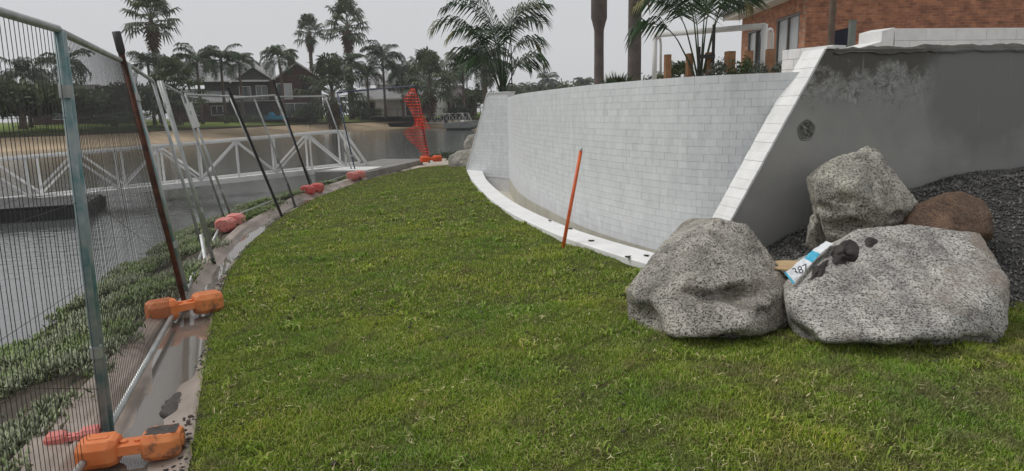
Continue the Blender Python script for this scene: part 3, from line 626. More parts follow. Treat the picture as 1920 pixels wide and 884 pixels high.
# ------------------------------------------------------------------ lawn blades
_bp = [(.80, 4.75), (.88, 4.5), (1.1, 4.22), (1.4, 4.15), (1.75, 4.25), (1.95, 4.15), (2.1, 3.95), (2.6, 3.85), (3.2, 3.95), (3.35, 4.1)]
BASE = [(a[0] + (b[0] - a[0]) * k / 4, a[1] + (b[1] - a[1]) * k / 4) for a, b in zip(_bp, _bp[1:]) for k in range(4)]
def blades(n, ymin, ymax, w0, h0, pw):
    y = rng.uniform(ymin ** pw, ymax ** pw, n) ** (1 / pw); half = y * .80 + .3
    x = rng.uniform(-half, half); L_ = inner(y); R_ = lawn_r(y)
    ok = (x > L_ + rng.normal(.01, .03, n)) & (x < R_ - .12)
    bare = np.array([mn.noise(Vector((a * 1.3, b * 1.3, 4))) + .6 * mn.noise(Vector((a * 3.7, b * 3.7, 9))) for a, b in zip(x, y)])
    ok &= (bare < .80 + rng.uniform(-.15, .3, n)); x, y, bare = x[ok], y[ok], bare[ok]; n = len(x)
    sm_ = (x * .669 - y * .743) / .47; sd2 = np.abs(sm_ - np.round(sm_)) * .47; keep = ~((sd2 < .024) & (rng.uniform(0, 1, n) < .8) & (np.sin(x * 3.1 + y * 2.3 + np.round(sm_) * 1.7) > -.2)); x, y, bare = x[keep], y[keep], bare[keep]; n = len(x)
    tuft = np.array([mn.noise(Vector((a * 5, b * 5, 2))) for a, b in zip(x, y)])
    h = h0 * rng.uniform(.55, 1.25, n) * (1 + .65 * tuft) * np.where(bare > .3, .7, 1); wd = w0 * rng.uniform(.7, 1.3, n)
    bd = np.min([np.hypot(x - bx, y - by) for bx, by in BASE], axis=0); h = h * (1 + 1.0 * np.clip(1 - bd / .16, 0, 1) * rng.uniform(0, 1, n))
    a = rng.uniform(0, 2 * np.pi, n); lean = rng.uniform(.2, 1.15, n); z = lawn_z(x, y) - .004
    dx, dy = np.cos(a), np.sin(a); fa = a + np.pi / 2 + rng.normal(0, .7, n); px, py = np.cos(fa) * wd / 2, np.sin(fa) * wd / 2
    B = np.stack([x, y, z], 1); s = np.stack([px, py, 0 * px], 1)
    mid = B + np.stack([dx * h * lean * .35, dy * h * lean * .35, h * .62], 1)
    tip = B + np.stack([dx * h * lean, dy * h * lean, h * (1.05 - .35 * lean)], 1)
    Vv = np.stack([B - s, B + s, mid + s * .8, mid - s * .8, tip], 1).reshape(-1, 3); o = (np.arange(n) * 5)[:, None]
    T = np.concatenate([o + np.array([[0, 1, 2]]), o + np.array([[0, 2, 3]]), o + np.array([[3, 2, 4]])])
    return Vv, T
parts = [blades(300000, 2.0, 5.2, .0044, .032, 1.6), blades(200000, 5.0, 9.5, .0072, .031, 1.5), blades(85000, 9.2, 15, .012, .030, 1.4), blades(40000, 14.5, 22, .020, .030, 1.2), blades(9000, 0.4, 2.1, .0045, .036, 1.2)]
VV = []; TT = []; o = 0
for a, b in parts: VV.append(a); TT.append(b + o); o += len(a)
npmesh('grass', np.concatenate(VV), np.concatenate(TT), m_grass, label='short green turf grass covering the lawn', cat='grass', kind='stuff')
# dead clippings and longer weed tufts
def flat_bits(n, lab):
    y = rng.uniform(2.0 ** 1.2, 13 ** 1.2, n) ** (1 / 1.2); x = rng.uniform(-y * .8, y * .8); ok = (x > inner(y) + .05) & (x < lawn_r(y) - .15); x, y = x[ok], y[ok]
    cl_ = np.array([mn.noise(Vector((a * 1.7, b * 1.7, 12))) for a, b in zip(x, y)]) > -.02; x, y = x[cl_], y[cl_]; n = len(x)
    a = rng.uniform(0, 6.28, n); l = rng.uniform(.012, .05, n); wv = .0009 + .0005 * y; z = lawn_z(x, y) + rng.uniform(.02, .034, n)
    B = np.stack([x, y, z], 1); d = np.stack([np.cos(a), np.sin(a), rng.normal(0, .25, n)], 1) * l[:, None]; s_ = np.stack([-np.sin(a), np.cos(a), 0 * a], 1) * wv[:, None]; bow = np.stack([-np.sin(a), np.cos(a), 0 * a + .5], 1) * (l * rng.normal(0, .18, n))[:, None]
    Vv = np.stack([B - s_ * .6, B + s_ * .6, B + d * .5 + bow + s_, B + d * .5 + bow - s_, B + d], 1).reshape(-1, 3); o = (np.arange(n) * 5)[:, None]
    npmesh('clippings', Vv, np.concatenate([o + np.array([f]) for f in ([0, 1, 2], [0, 2, 3], [3, 2, 4])]), M('straw', (.52, .46, .27), (.32, .26, .14), .8, 6, island=.4, world=True), label=lab, cat='grass', kind='stuff')
flat_bits(8500, 'pale dead clippings and runners lying on the lawn')
n = 420; ty = rng.uniform(2.1 ** 1.3, 14 ** 1.3, n) ** (1 / 1.3); tx = rng.uniform(-ty * .75, ty * .75); ok = (tx > inner(ty) + .1) & (tx < lawn_r(ty) - .2); tx, ty = tx[ok], ty[ok]
k_ = 16; X_ = np.repeat(tx, k_) + rng.normal(0, .03, len(tx) * k_); Y_ = np.repeat(ty, k_) + rng.normal(0, .03, len(tx) * k_); n = len(X_); a = rng.uniform(0, 6.28, n); l = rng.uniform(.035, .065, n); ln_ = rng.uniform(.5, 1.3, n); wv = .0022 + .0008 * Y_
B = np.stack([X_, Y_, lawn_z(X_, Y_)], 1); s_ = np.stack([-np.sin(a), np.cos(a), 0 * a], 1) * wv[:, None]; mid = B + np.stack([np.cos(a) * l * ln_ * .35, np.sin(a) * l * ln_ * .35, l * .75], 1); tip = B + np.stack([np.cos(a) * l * ln_, np.sin(a) * l * ln_, l * (1.1 - .4 * ln_)], 1)
Vv = np.stack([B - s_, B + s_, mid + s_ * .9, mid - s_ * .9, tip], 1).reshape(-1, 3); o = (np.arange(n) * 5)[:, None]
npmesh('turf_tufts', Vv, np.concatenate([o + np.array([f]) for f in ([0, 1, 2], [0, 2, 3], [3, 2, 4])]), m_grass, label='longer tufts standing out of the mown turf', cat='grass', kind='stuff')
# clods of soil lying in the turf and along the drain edge
def clods(name, pos, smin, smax, mat, label, flat=.6):
    n = len(pos); sz = rng.uniform(smin, smax, n); ay = rng.uniform(0, 6.28, n); st = rng.uniform(.6, 1.9, n)
    v = oct_v[None] * rng.uniform(.6, 1.3, (n, 6, 1)) * sz[:, None, None]; v[..., 0] *= st[:, None]; v[..., 2] *= flat
    ca, sa = np.cos(ay)[:, None], np.sin(ay)[:, None]; v = np.stack([v[..., 0] * ca - v[..., 1] * sa, v[..., 0] * sa + v[..., 1] * ca, v[..., 2]], -1)
    npmesh(name, (v + pos[:, None]).reshape(-1, 3), (oct_f[None] + np.arange(n)[:, None, None] * 6).reshape(-1, 3), mat, label=label, cat='soil', kind='stuff')
y = rng.uniform(2.2 ** 1.3, 20 ** 1.3, 2600) ** (1 / 1.3); x = rng.uniform(-y * .8, y * .8); ok = (x > inner(y) + .1) & (x < lawn_r(y) - .2); x, y = x[ok], y[ok]
ok = np.array([mn.noise(Vector((a * 1.3, b * 1.3, 4))) + .6 * mn.noise(Vector((a * 3.7, b * 3.7, 9))) for a, b in zip(x, y)]) > .12; x, y = x[ok], y[ok]
clods('soil_crumbs', np.stack([x, y, lawn_z(x, y) + .018], 1), .006, .020, m_mud, 'dark soil crumbs scattered through the turf')
y = rng.uniform(1.5, 20, 2600); q = np.abs(rng.normal(0, .07, 2600)); x = inner(y) - q + .02
ok = np.array([mn.noise(Vector((b * 1.4, 0, 4))) for b in y]) > -.1; x, y, q = x[ok], y[ok], q[ok]
clods('drain_mud', np.stack([x, y, drain_z(x, y) + .004], 1), .004, .018, m_mud, 'wet dark mud crumbs along the lawn edge of the drain', .45)
# larger mud and leaf litter banks lying in the channel
for k, (yc, tt, ln, wd) in enumerate([(4.55, .62, .26, .07), (3.75, .80, .34, .11), (5.28, .60, .30, .10), (5.95, .70, .2, .06), (8.3, .62, .42, .09), (7.0, .7, .3, .05), (2.95, .72, .35, .14)]):
    xc = outer(yc) + tt * (inner(yc) - outer(yc)); dn = Vector((outer(yc + .3) - outer(yc - .3), .6, 0)).normalized(); sd_ = Vector((-dn.y, dn.x, 0)); zc = float(drain_z(np.array([xc]), np.array([yc]))[0])
    pts = [Vector((xc, yc, zc)) + dn * (math.cos(a) * ln * random.uniform(.6, 1)) + sd_ * (math.sin(a) * wd * random.uniform(.5, 1)) + Vector((0, 0, h)) for a in np.linspace(0, 6, 9) for h in (-.03, .001 + random.uniform(0, .007))]
    rock('mud_bank', pts, m_mud, ['dark leaf litter bar in the drain between the two orange feet', 'muddy drift against the drain lip just beyond the nearest orange foot', 'wet mud bar in the drain close under the second orange foot', 'thin mud streak in the drain beyond the second orange foot', 'long litter drift in the drain near the crossed fence posts', 'narrow mud streak in the drain short of the crossed fence posts', 'broad mud patch under the nearest orange foot'][k], sub=4, amp=.02, seed=30 + k, sharp=10, cat='mud', group='mud drifts in the drain')

# ------------------------------------------------------------------ pigface on the bank
def spikes(x, y, z, per, L0, w0, spread):
    n = len(x) * per; X = np.repeat(x, per) + rng.normal(0, spread, n); Yy = np.repeat(y, per) + rng.normal(0, spread, n); Zz = np.repeat(z, per)
    a = rng.uniform(0, 6.28, n); el = rng.uniform(.35, 1.4, n); L_ = L0 * rng.uniform(.6, 1.3, n); wd = w0 * rng.uniform(.7, 1.3, n)
    d = np.stack([np.cos(a) * np.cos(el), np.sin(a) * np.cos(el), np.sin(el)], 1); B = np.stack([X, Yy, Zz], 1)
    s = np.stack([-np.sin(a), np.cos(a), 0 * a], 1) * wd[:, None]; u_ = np.cross(d, s); u_ /= np.linalg.norm(u_, axis=1)[:, None]; u_ *= wd[:, None]
    m_ = B + d * (L_ * .45)[:, None] + np.array([0, 0, .008]); T = B + d * L_[:, None] + np.stack([0 * a, 0 * a, .25 * L_], 1)
    Vv = np.stack([B, m_ - s, m_ + s, m_ - u_, T], 1).reshape(-1, 3); o = (np.arange(n) * 5)[:, None]
    return Vv, np.concatenate([o + np.array([f]) for f in ([0, 1, 2], [0, 3, 1], [0, 2, 3], [1, 4, 2], [1, 3, 4], [3, 2, 4])])
y = rng.uniform(1.5 ** .8, 20 ** .8, 12000) ** (1 / .8); t_ = rng.uniform(.03, 1.0, 12000); x = wedge(y) + .15 + t_ * (outer(y) - wedge(y) - .12)
ok = np.array([mn.noise(Vector((a * .9, b * .9, 7))) for a, b in zip(x, y)]) > -.02; x, y = x[ok], y[ok]
hump = np.array([mn.noise(Vector((a * 2.2, b * 2.2, 1))) for a, b in zip(x, y)])
Vv, T = spikes(x, y, np.minimum(bank_z(x, y), -.09) + .12 * np.clip(hump + .25, 0, 1), 8, .062, .010, .055)
npmesh('pigface', Vv, T, m_pig, label='fleshy grey green pigface covering the canal bank', cat='ground cover', kind='stuff')
y = rng.uniform(21.5, 27, 900); x = rng.uniform(-3.6, .5, 900); ok = (np.abs((x + 2.2) / 1.0) ** 2 + np.abs((y - 24.6) / 1.6) ** 2 < 1); x, y = x[ok], y[ok]
Vv, T = spikes(x, y, sand_z(x, y) + rng.uniform(0, .16, len(x)), 6, .13, .02, .06)
npmesh('pigface_clump', Vv, T, m_bushg, label='bright green pigface clump on the sand near the orange net', cat='ground cover', kind='stuff')

# ------------------------------------------------------------------ orange stake at the kerb
b0 = Z(1048, 464, 0.0); b0.z = -.25; b1 = Y(1089, 284, b0.y + .22)
st_ = thing('orange_stake', 'leaning orange plastic pipe stake standing at the white kerb', 'stake')
d_ = (b1 - b0).normalized()
MB().tube([b0, b1], .021, 14).build('pipe', m_pvc, st_, smooth=True)
MB().tube([b1 - d_ * .002, b1 + d_ * .035], .0145, 12).build('steel_core', m_galv, st_, smooth=True)

# ------------------------------------------------------------------ temporary fence
def post_pair(U, V_, z, U2, V2, L_=None):
    B = Z(U, V_, z); d = ray(U2, V2).normalized(); m = CAM - B; b = m.dot(d); c = m.dot(m)
    mn_ = math.sqrt(max(c - b * b, 0)); L_ = L_ or mn_ * 1.004; D_ = math.sqrt(max(b * b - c + L_ * L_, 0)); return B, CAM + d * (-b + D_)
def panel(B0, T0, B1, T1, label, mats, pitch, chain=False, rails=(), wr=.0026):
    B0, T0, B1, T1 = map(Vector, (B0, T0, B1, T1)); o = thing('temporary_fence', label, 'fence', (B0 + B1) / 2, group='leaning temporary fence panels'); c = (B0 + B1) / 2
    B0, T0, B1, T1 = (q - c for q in (B0, T0, B1, T1)); r_ = .0195
    for a, b in ((B0, T0), (B1, T1)): MB().tube([a - (b - a).normalized() * .16, b], r_, 10).build('upright', mats[0], o, smooth=True)
    for a, b in ((T0, T1), (B0, B1)): MB().tube([a, b], r_ * .98, 10).build('rail', mats[1], o, smooth=True)
    for q in (.22, .86): a = B0.lerp(T0, q); b = (T0 - B0).normalized() * .03; MB().tube([a - b, a + b], .030, 8).build('coupler', m_galv, o)
    for q in rails: MB().tube([B0.lerp(T0, q), B1.lerp(T1, q)], r_ * .8, 8).build('rail', mats[1], o, smooth=True)
    mb = MB(); W_ = (B1 - B0).length; Hh = (T0 - B0).length
    P = lambda s, t: (B0.lerp(B1, s)).lerp(T0.lerp(T1, s), t)
    if not chain:
        n = int(W_ / pitch)
        for k in range(1, n):
            s = k / n; e = .004 * random.uniform(-1, 1); mb.tube([P(s, 0), P(s + e, .5), P(s, 1)], wr, 4, False)
        for k in range(1, 5): mb.tube([P(0, k / 5), P(1, k / 5)], wr * .7, 4, False)
        mb.tube([P(.0, .12), P(1, .62)], wr, 4, False)
    else:
        n = int(W_ / pitch); k0 = -int(Hh / pitch)
        for k in range(k0, n):
            for sg in (1, -1):
                s0, s1 = k * pitch / W_, (k * pitch + Hh) / W_; t0_, t1_ = 0., 1.
                if s0 < 0: t0_ = -s0 / (s1 - s0); s0 = 0.
                if s1 > 1: t1_ = t0_ + (1 - s0) / (s1 - s0) * (1 - t0_) if s0 else (1 - s0) / (s1 - s0); s1 = 1.
                a, b = (P(s0, t0_), P(s1, t1_)) if sg > 0 else (P(1 - s0, t0_), P(1 - s1, t1_)); mb.tube([a, b], wr, 3, False)
    mb.build('wire_infill', mats[2], o, kind='stuff'); return o
G = (m_galv, m_galv, m_wire)
p0B, p0T = post_pair(206, 800, -.07, 116, 62); p0B2, p0T2 = post_pair(198, 812, -.07, 108, 55)
p1B, p1T = post_pair(347, 549, -.07, 236, 118); p1B2, p1T2 = post_pair(350, 545, -.07, 240, 121)
p2B, p2T = post_pair(381, 468, -.07, 286, 152); p2B2, p2T2 = post_pair(397, 458, -.07, 297, 154)
p3B, p3T = post_pair(420, 408, -.10, 340, 176); p3B2, p3T2 = post_pair(434, 408, -.10, 347, 178)
p4B, p4T = post_pair(546, 362, -.10, 476, 183); p5B, p5T = post_pair(522, 388, -.08, 432, 185)
p6B, p6T = post_pair(585, 349, -.08, 515, 179); p6B2, p6T2 = post_pair(587, 350, -.08, 517, 182)
p7B, p7T = post_pair(662, 325, -.06, 610, 181); p8B, p8T = post_pair(667, 325, -.06, 632, 174); p9B, p9T = post_pair(802, 298, .0, 778, 161)
dA = Vector((.24, -.97, 0)).normalized() * 2.4; aB = p0B2 + dA; aT = p0T2 + dA
panel(p0B2, p0T2, aB, aT, 'nearest leaning wire fence panel cut by the left frame edge', (m_teal, m_galv, m_wire), .040, wr=.0019)
panel(p1B, p1T, p0B, p0T, 'leaning fence panel of close dark upright wires above the orange feet', (m_teal, m_galv, m_wire), .040, wr=.0019)
panel(p1B2, p1T2, p2B, p2T, 'short foreshortened fence panel just beyond the rusty picket', (m_galv, m_galv, m_wire2), .075, wr=.0012)
panel(p2B2, p2T2, p3B, p3T, 'fence panel between the crossed grey posts and the white tag', (m_galv, m_galv, m_wire2), .075, wr=.0012)
panel(p3B2, p3T2, p4B, p4T, 'long fence panel right of the white tag with diamond mesh', (m_galv, m_galv, m_wire2), .10, True, wr=.0017)
panel(p5B, p5T, p6B, p6T, 'diamond mesh fence panel between the two black pickets', (m_galv, m_galv, m_wire2), .10, True, wr=.0017)
panel(p6B2, p6T2, p7B, p7T, 'diamond mesh fence panel right of the farther black picket', (m_galv, m_galv, m_wire2), .10, True, wr=.0017)
panel(p8B, p8T, p9B, p9T, 'dark blue framed fence panel farthest along the drain', (m_blue, m_blue, m_wire), .10, True, wr=.0016)
def picket(B, T, label, mats, name='steel_picket', ext=0):
    B, T = Vector(B), Vector(T); d = (T - B).normalized(); o = thing(name, label, 'picket', B, group='steel star pickets'); L_ = (T - B).length
    x = d.cross(Vector((0, 1, 0))).normalized(); y_ = x.cross(d)
    mb = MB()
    for a in (90, 210, 330):
        q = x * math.cos(R(a)) + y_ * math.sin(R(a)); sd_ = d.cross(q).normalized()
        mb.add([v_ + e for v_ in (-d * .2, d * L_) for e in (sd_ * .004, q * .026 + sd_ * .003, q * .026 - sd_ * .003, -sd_ * .004)], [(0, 1, 5, 4), (1, 2, 6, 5), (2, 3, 7, 6), (4, 5, 6, 7), (3, 2, 1, 0)])
    mb.build('shaft', mats[0], o)
    return o, d, L_
B, T = post_pair(344, 556, -.06, 228, 100); B = B * .97 + CAM * .03; T = T * .97 + CAM * .03
o, d, L_ = picket(B, T, 'rusty brown picket with a black sleeve at its top beside the wire panel', (m_rust,))
MB().tube([d * .02, d * (L_ * .5), d * L_], .021, 8).build('rust_sleeve', m_rust, o, smooth=True)
MB().tube([d * (L_ - .02), d * (L_ + .02), d * (L_ + .17)], [.02, .032, .032], 12).build('black_sleeve', m_black, o, smooth=True)
B, T = post_pair(529, 406, -.09, 428, 165); picket(B, T, 'long black picket planted at the lawn edge in mid fence', (m_black,))
B, T = post_pair(583, 352, -.07, 512, 150); picket(B, T, 'black picket above the middle red foot', (m_black,))
B, T = post_pair(553, 385, -.10, 540, 345, .5); picket(B, T, 'short black stub picket at the drain rim', (m_black,))
B, T = post_pair(804, 299, .0, 779, 163); picket(B, T, 'dark picket carrying the torn orange net', (m_black,))
B, T = post_pair(386, 487, -.09, 378, 440, .42); picket(B, T, 'short grey stub beneath the crossed fence posts', (m_galv,))
B, T = post_pair(401, 492, -.09, 302, 152); oo = thing('loose_fence_post', 'galvanised pipe crossing the fence joint and standing in the drain', 'post', B)
MB().tube([Vector((0, 0, 0)), T - B], .021, 10).build('pipe', m_galv, oo, smooth=True); MB().tube([Vector((0, 0, -.02)), (T - B) * .02], .024, 10).build('foot_cap', m_black, oo, smooth=True)
# white tag plate hung on the fence joint
c = p3T.lerp(p3B, .17) - Vector((-.08, .06, 0)); dd = (p3T - p3B).normalized(); sx_ = Vector((.93, -.37, 0)).normalized()
mb = MB(); mb.bar(c - dd * .2, c + dd * .2, .17, .006, sx_.cross(dd)); mb.build('white_tag', m_trim, label='blank white plastic tag hung on the fence joint', cat='tag', bevel=.002)
# clamps joining the panels
def foot(P, ang, mat, label, scl=1.0, mud=False, tilt=0, ty=0):
    o = thing('ballast_block', label, 'fence foot', P, ang, 'plastic fence feet'); o.rotation_euler = (tilt, ty, ang)
    def lobe(x0, x1, w0, h):
        mb = MB(); ch = .055 * scl; pts = []
        for x, inset in ((x0, .045), (x0 + .05 * scl, 0), (x1 - .05 * scl, 0), (x1, .045)):
            wv = w0 - inset * scl
            for y_, z_ in ((-wv, .05 * scl), (-wv, h - ch), (-wv + ch, h - inset * .3), (wv - ch, h - inset * .3), (wv, h - ch), (wv, .05 * scl), (wv - .04 * scl, 0), (-wv + .04 * scl, 0)): pts.append((x, y_, z_))
        return mb.hullpts(pts)
    s = scl
    a = lobe(-.40 * s, -.09 * s, .15 * s, .225 * s); b = lobe(.09 * s, .40 * s, .15 * s, .225 * s)
    mb = MB(); mb.v = list(a.v); mb.f = list(a.f); mb.add(b.v, b.f)
    mb.hullpts([(x, y_, z_) for x in (-.15 * s, .15 * s) for y_, z_ in ((-.10 * s, .075 * s), (.10 * s, .075 * s), (-.085 * s, .155 * s), (.085 * s, .155 * s))])
    mb.build('body', mat, o, bevel=.012 * s)
    for x in (-.055, .055): MB().tube([(x * s, 0, .14 * s), (x * s, 0, .172 * s)], [.036 * s, .030 * s], 14).build('pin_socket', mat, o, smooth=False)
    for x in (-.24, .24): mb = MB(); mb.box((x * s, 0, .222 * s), (.15 * s, .06 * s, .016 * s)); mb.build('moulded_rib', mat, o, bevel=.006 * s)
    MB().tube([(.395 * s, .0, .11 * s), (.412 * s, 0, .11 * s)], [.056 * s, .052 * s], 20).build('fill_cap', mat, o)
    if mud:
        mb = MB(); n = 14; g = []
        for i in range(n):
            for j in range(n):
                x, y_ = .12 + .25 * i / (n - 1), -.085 + .17 * j / (n - 1); e = min(i, j, n - 1 - i, n - 1 - j) / 3
                g.append((x * s, y_ * s, (.222 + .02 * min(e, 1) + .012 * mn.noise(Vector((x * 30, y_ * 30, 1)))) * s))
        mb.add(g, [(i * n + j, i * n + j + 1, (i + 1) * n + j + 1, (i + 1) * n + j) for i in range(n - 1) for j in range(n - 1)]); mb.build('mud_cake', m_mudgrey, o, smooth=True)
    return o
m_mudgrey = M('dried_mud', (.12, .105, .095), (.07, .06, .055), .95, 18, bump=.8, bscale=50)
def foot_px(U0, V0, U1, V1, z, mat, label, mud=False, k=.80, sc=None):
    a, b = Z(U0, V0, z), Z(U1, V1, z); d = b - a; c = (a + b) / 2
    return foot((c.x, c.y, z - .03), math.atan2(d.y, d.x), mat, label, sc or d.length / k, mud)
foot_px(150, 862, 344, 836, -.09, m_orange, 'nearest orange plastic fence foot caked with grey mud', True)
foot_px(85, 830, 190, 812, -.07, m_pink, 'faded pink fence foot behind the nearest panel at the left edge')
foot_px(276, 598, 416, 572, -.08, m_orange, 'orange plastic fence foot lying across the puddled drain')
foot_px(402, 440, 460, 412, -.09, m_pink, 'faded pink fence foot among the pigface', sc=.86)
foot_px(556, 368, 614, 353, -.08, m_pinkr, 'red fence foot under the farther black picket', sc=.86)
foot_px(648, 338, 687, 329, -.07, m_pink, 'faded red fence foot beside the concrete landing', sc=.86)
foot_px(789, 303, 827, 301, .03, m_orange2, 'bright orange fence foot under the torn net', sc=.86)
# torn orange barrier net on the last picket
def net(rows, y0, label):
    o = thing('barrier_net', label, 'barrier net', Y(790, 297, y0)); base = Y(790, 297, y0)
    vs_ = [r_[0] for r_ in rows]
    def S_(a, t):
        v = vs_[0] + (vs_[-1] - vs_[0]) * t; l = np.interp(v, vs_, [r_[1] for r_ in rows]); r_ = np.interp(v, vs_, [r_[2] for r_ in rows])
        return Y(l + (r_ - l) * a, v, y0 + .14 * math.sin(a * 9 + t * 5) + .05 * math.sin(t * 17 + a * 4)) - base
    mb = MB(); nc_, nr = 6, int((vs_[-1] - vs_[0]) / 5.4)
    for k in range(nc_):
        pts = [S_(k / (nc_ - 1), t) for t in np.linspace(0, 1, 30)]
        for a, b in zip(pts, pts[1:]): mb.bar(a, b, .014, .004, (0, -1, .1))
    for k in range(nr):
        pts = [S_(a, (k + .5) / nr) for a in np.linspace(0, 1, 18)]
        for a, b in zip(pts, pts[1:]):
            if (b - a).length > 1e-4: mb.bar(a, b, .022, .004, (0, -1, .1))
    mb.build('mesh_strands', m_net, o, kind='stuff'); return o
net([(166, 771, 777), (176, 764, 780), (186, 756, 785), (200, 766, 789), (215, 774, 793), (228, 778, 800), (243, 786, 808)], 22.0, 'upper fold of torn orange barrier net hanging from the last picket')
net([(222, 781, 790), (236, 776, 795), (248, 756, 796), (262, 766, 798), (278, 784, 802), (298, 797, 807)], 22.15, 'lower fold of torn orange barrier net fanned towards the water')

# ------------------------------------------------------------------ gangway, pontoon, landing
def truss(o, A, Bp, h, off, npan, mat, first=0, chord=.07):
    A, Bp = Vector(A), Vector(Bp); d = (Bp - A); n = Vector((-d.y, d.x, 0)).normalized() * off; A = A + n; Bp = Bp + n; d = Bp - A; u_ = Vector((0, 0, h))
    endx = .62 / d.length
    MB().bar(A + u_, A + u_ + d * (1 - endx), .06, chord).build('top_rail', mat, o, bevel=.008)
    MB().bar(A + Vector((0, 0, -.04)), Bp + Vector((0, 0, -.04)), .06, .15).build('bottom_chord', mat, o, bevel=.008)
    MB().bar(A + u_ + d * (1 - endx), Bp + Vector((0, 0, .03)), .06, .08).build('end_strut', mat, o)
    st = (1 - endx) / npan
    for k in range(npan + 1):
        a = A + d * (st * k); MB().bar(a + Vector((0, 0, .035)), a + u_ * .97, .045, .045, (1, 0, 0)).build('upright', mat, o)
    for k in range(npan):
        a, b = A + d * (st * k), A + d * (st * (k + 1))
        if k % 2 == 0: a, b = a + u_ * .96, b + Vector((0, 0, .04))
        else: a, b = a + Vector((0, 0, .04)), b + u_ * .96
        MB().bar(a, b, .035, .055).build('diagonal', mat, o)
gA, gB = Vector((-13.2, 16.6, -.46)), Vector((-4.35, 20.3, .03))
gw = thing('gangway', 'white aluminium truss gangway running from the landing out over the canal', 'gangway')
truss(gw, gA, gB, 1.06, 0, 9, m_alu); truss(gw, gA, gB, 1.06, 1.15, 9, m_alu)
dn = (gB - gA); nn = Vector((-dn.y, dn.x, 0)).normalized()
NB = 60
dk = MB().bar(gA + nn * .575 + Vector((0, 0, -.06)), gB + nn * .575 + Vector((0, 0, -.06)), 1.08, .05).build('deck', m_alu, gw)
for k in range(10):
    a = gA + dn * (k + .5) / 10 + nn * .04; MB().bar(a + Vector((0, 0, -.02)), a + nn * 1.07 + Vector((0, 0, -.02)), .05, .03).build('tread_bar', m_alu, dk)
pt = thing('pontoon', 'dark floating pontoon at the foot of the gangway', 'pontoon', (-12.6, 15.9, -.06), math.atan2(dn.y, dn.x))
mb = MB(); mb.box((0, 0, -.56), (4.6, 2.6, .44)); mb.build('float', m_deckm, pt, bevel=.03)
for k in range(10): mb = MB(); mb.box((-2.06 + k * .458, 0, -.325), (.44, 2.66, .03)); mb.build('deck_board', m_deckm, pt)
ld = thing('landing', 'grey concrete landing slab where the gangway meets the shore', 'slab')
L0, L1 = Z(692, 333, -.13), Z(800, 303, -.06); e = Vector((L1.x - L0.x, L1.y - L0.y, 0)).normalized(); n_ = Vector((-e.y, e.x, 0))
q = [L0, L0 + e * ((L1 - L0).length - .35), L0 + e * ((L1 - L0).length) + n_ * .3, L0 + e * ((L1 - L0).length) + n_ * 1.6, L0 + n_ * 1.6]
MB().prism([(p.x, p.y) for p in q], -.62, .03).build('slab', m_conc, ld, bevel=.02)
MB().prism([(p.x, p.y) for p in [L0 + e * .05 + n_ * .1, L0 + e * 1.2 + n_ * .1, L0 + e * 1.2 + n_ * 1.3, L0 + e * .05 + n_ * 1.3]], .034, .06).build('bearing_plate', m_alu, ld)

# ------------------------------------------------------------------ palms, trees, shrubs
def frond_geo(mb, base, az, el, L_, droop, nl, ll, lw, rnd, hang=.5, twist=0):
    p = Vector(base); d = Vector((math.cos(az) * math.cos(el), math.sin(az) * math.cos(el), math.sin(el))); pts = [p.copy()]; n = 10; e = el
    for k in range(n):
        e -= droop / n * (.5 + 1.2 * k / n); d = Vector((math.cos(az) * math.cos(e), math.sin(az) * math.cos(e), math.sin(e))); p = p + d * (L_ / n); pts.append(p.copy())
    mb.tube(pts, [lw * .55 * (1 - .8 * k / n) for k in range(n + 1)], 4, False)
    for k in range(nl):
        f = .14 + .86 * (k + .5) / nl; i = min(int(f * n), n - 1); c = pts[i].lerp(pts[i + 1], f * n - i); t = (pts[i + 1] - pts[i]).normalized()
        s = t.cross(Vector((0, 0, 1))); s = s.normalized() if s.length > .05 else Vector((-math.sin(az), math.cos(az), 0)); l = ll * (.45 + .9 * math.sin(math.pi * min(f * .86 + .1, 1))) * rnd.uniform(.85, 1.1)
        for sg in (1, -1):
            d1 = (s * sg * .8 + t * .55 + Vector((0, 0, rnd.uniform(-.1, .25)))).normalized(); d2 = (d1 * (1 - hang) + Vector((0, 0, -1)) * hang).normalized()
            m1 = c + d1 * l * .45; e1 = m1 + d2 * l * .55; wv = t * lw * rnd.uniform(.8, 1.2)
            mb.add([c - wv * .4, c + wv * .4, m1 + wv, m1 - wv, e1], [(0, 1, 2, 3), (3, 2, 4)])
def trunk_geo(p0, p1, ra, rb, n=14, bend=.02, rings=True):
    pts = []; rr = []; p0, p1 = Vector(p0), Vector(p1); L_ = (p1 - p0).length
    for k in range(n + 1):
        f = k / n; pts.append(p0.lerp(p1, f) + Vector((math.sin(f * 3.1) * bend * L_, 0, 0))); rr.append((ra + (rb - ra) * f + (ra * .25 * (1 - f * 6) if f < .16 else 0)) * (1 + (.05 if rings and k % 2 else 0)))
    return MB().tube(pts, rr, 10), pts[-1]
def queen_palm(x, y, z0, zt, spread, label, seed, nf=22, group='queen palms on the far shore', mat=None, name='palm_tree', r=.16, lean=0):
    rnd = random.Random(seed); o = thing(name, label, 'palm tree', (x, y, z0), group=group); h = zt - z0
    mb, tp = trunk_geo((0, 0, -.3), (lean, 0, h * .98 - spread * .35), r * 1.2, r * .8, 14, rnd.uniform(-.02, .02)); mb.build('trunk', m_trunk2, o, smooth=True)
    mb = MB()
    for k in range(nf): frond_geo(mb, tp + Vector((0, 0, rnd.uniform(-.1, .25))), k * 2.4 + rnd.uniform(-.3, .3), R(rnd.choice([75, 60, 45, 30, 15, -5])) + rnd.uniform(-.1, .1), spread * rnd.uniform(.9, 1.15), R(rnd.uniform(80, 125)), 20, spread * .30, spread * .020, rnd, .62)
    mb.build('crown', mat or m_palmA, o); return o
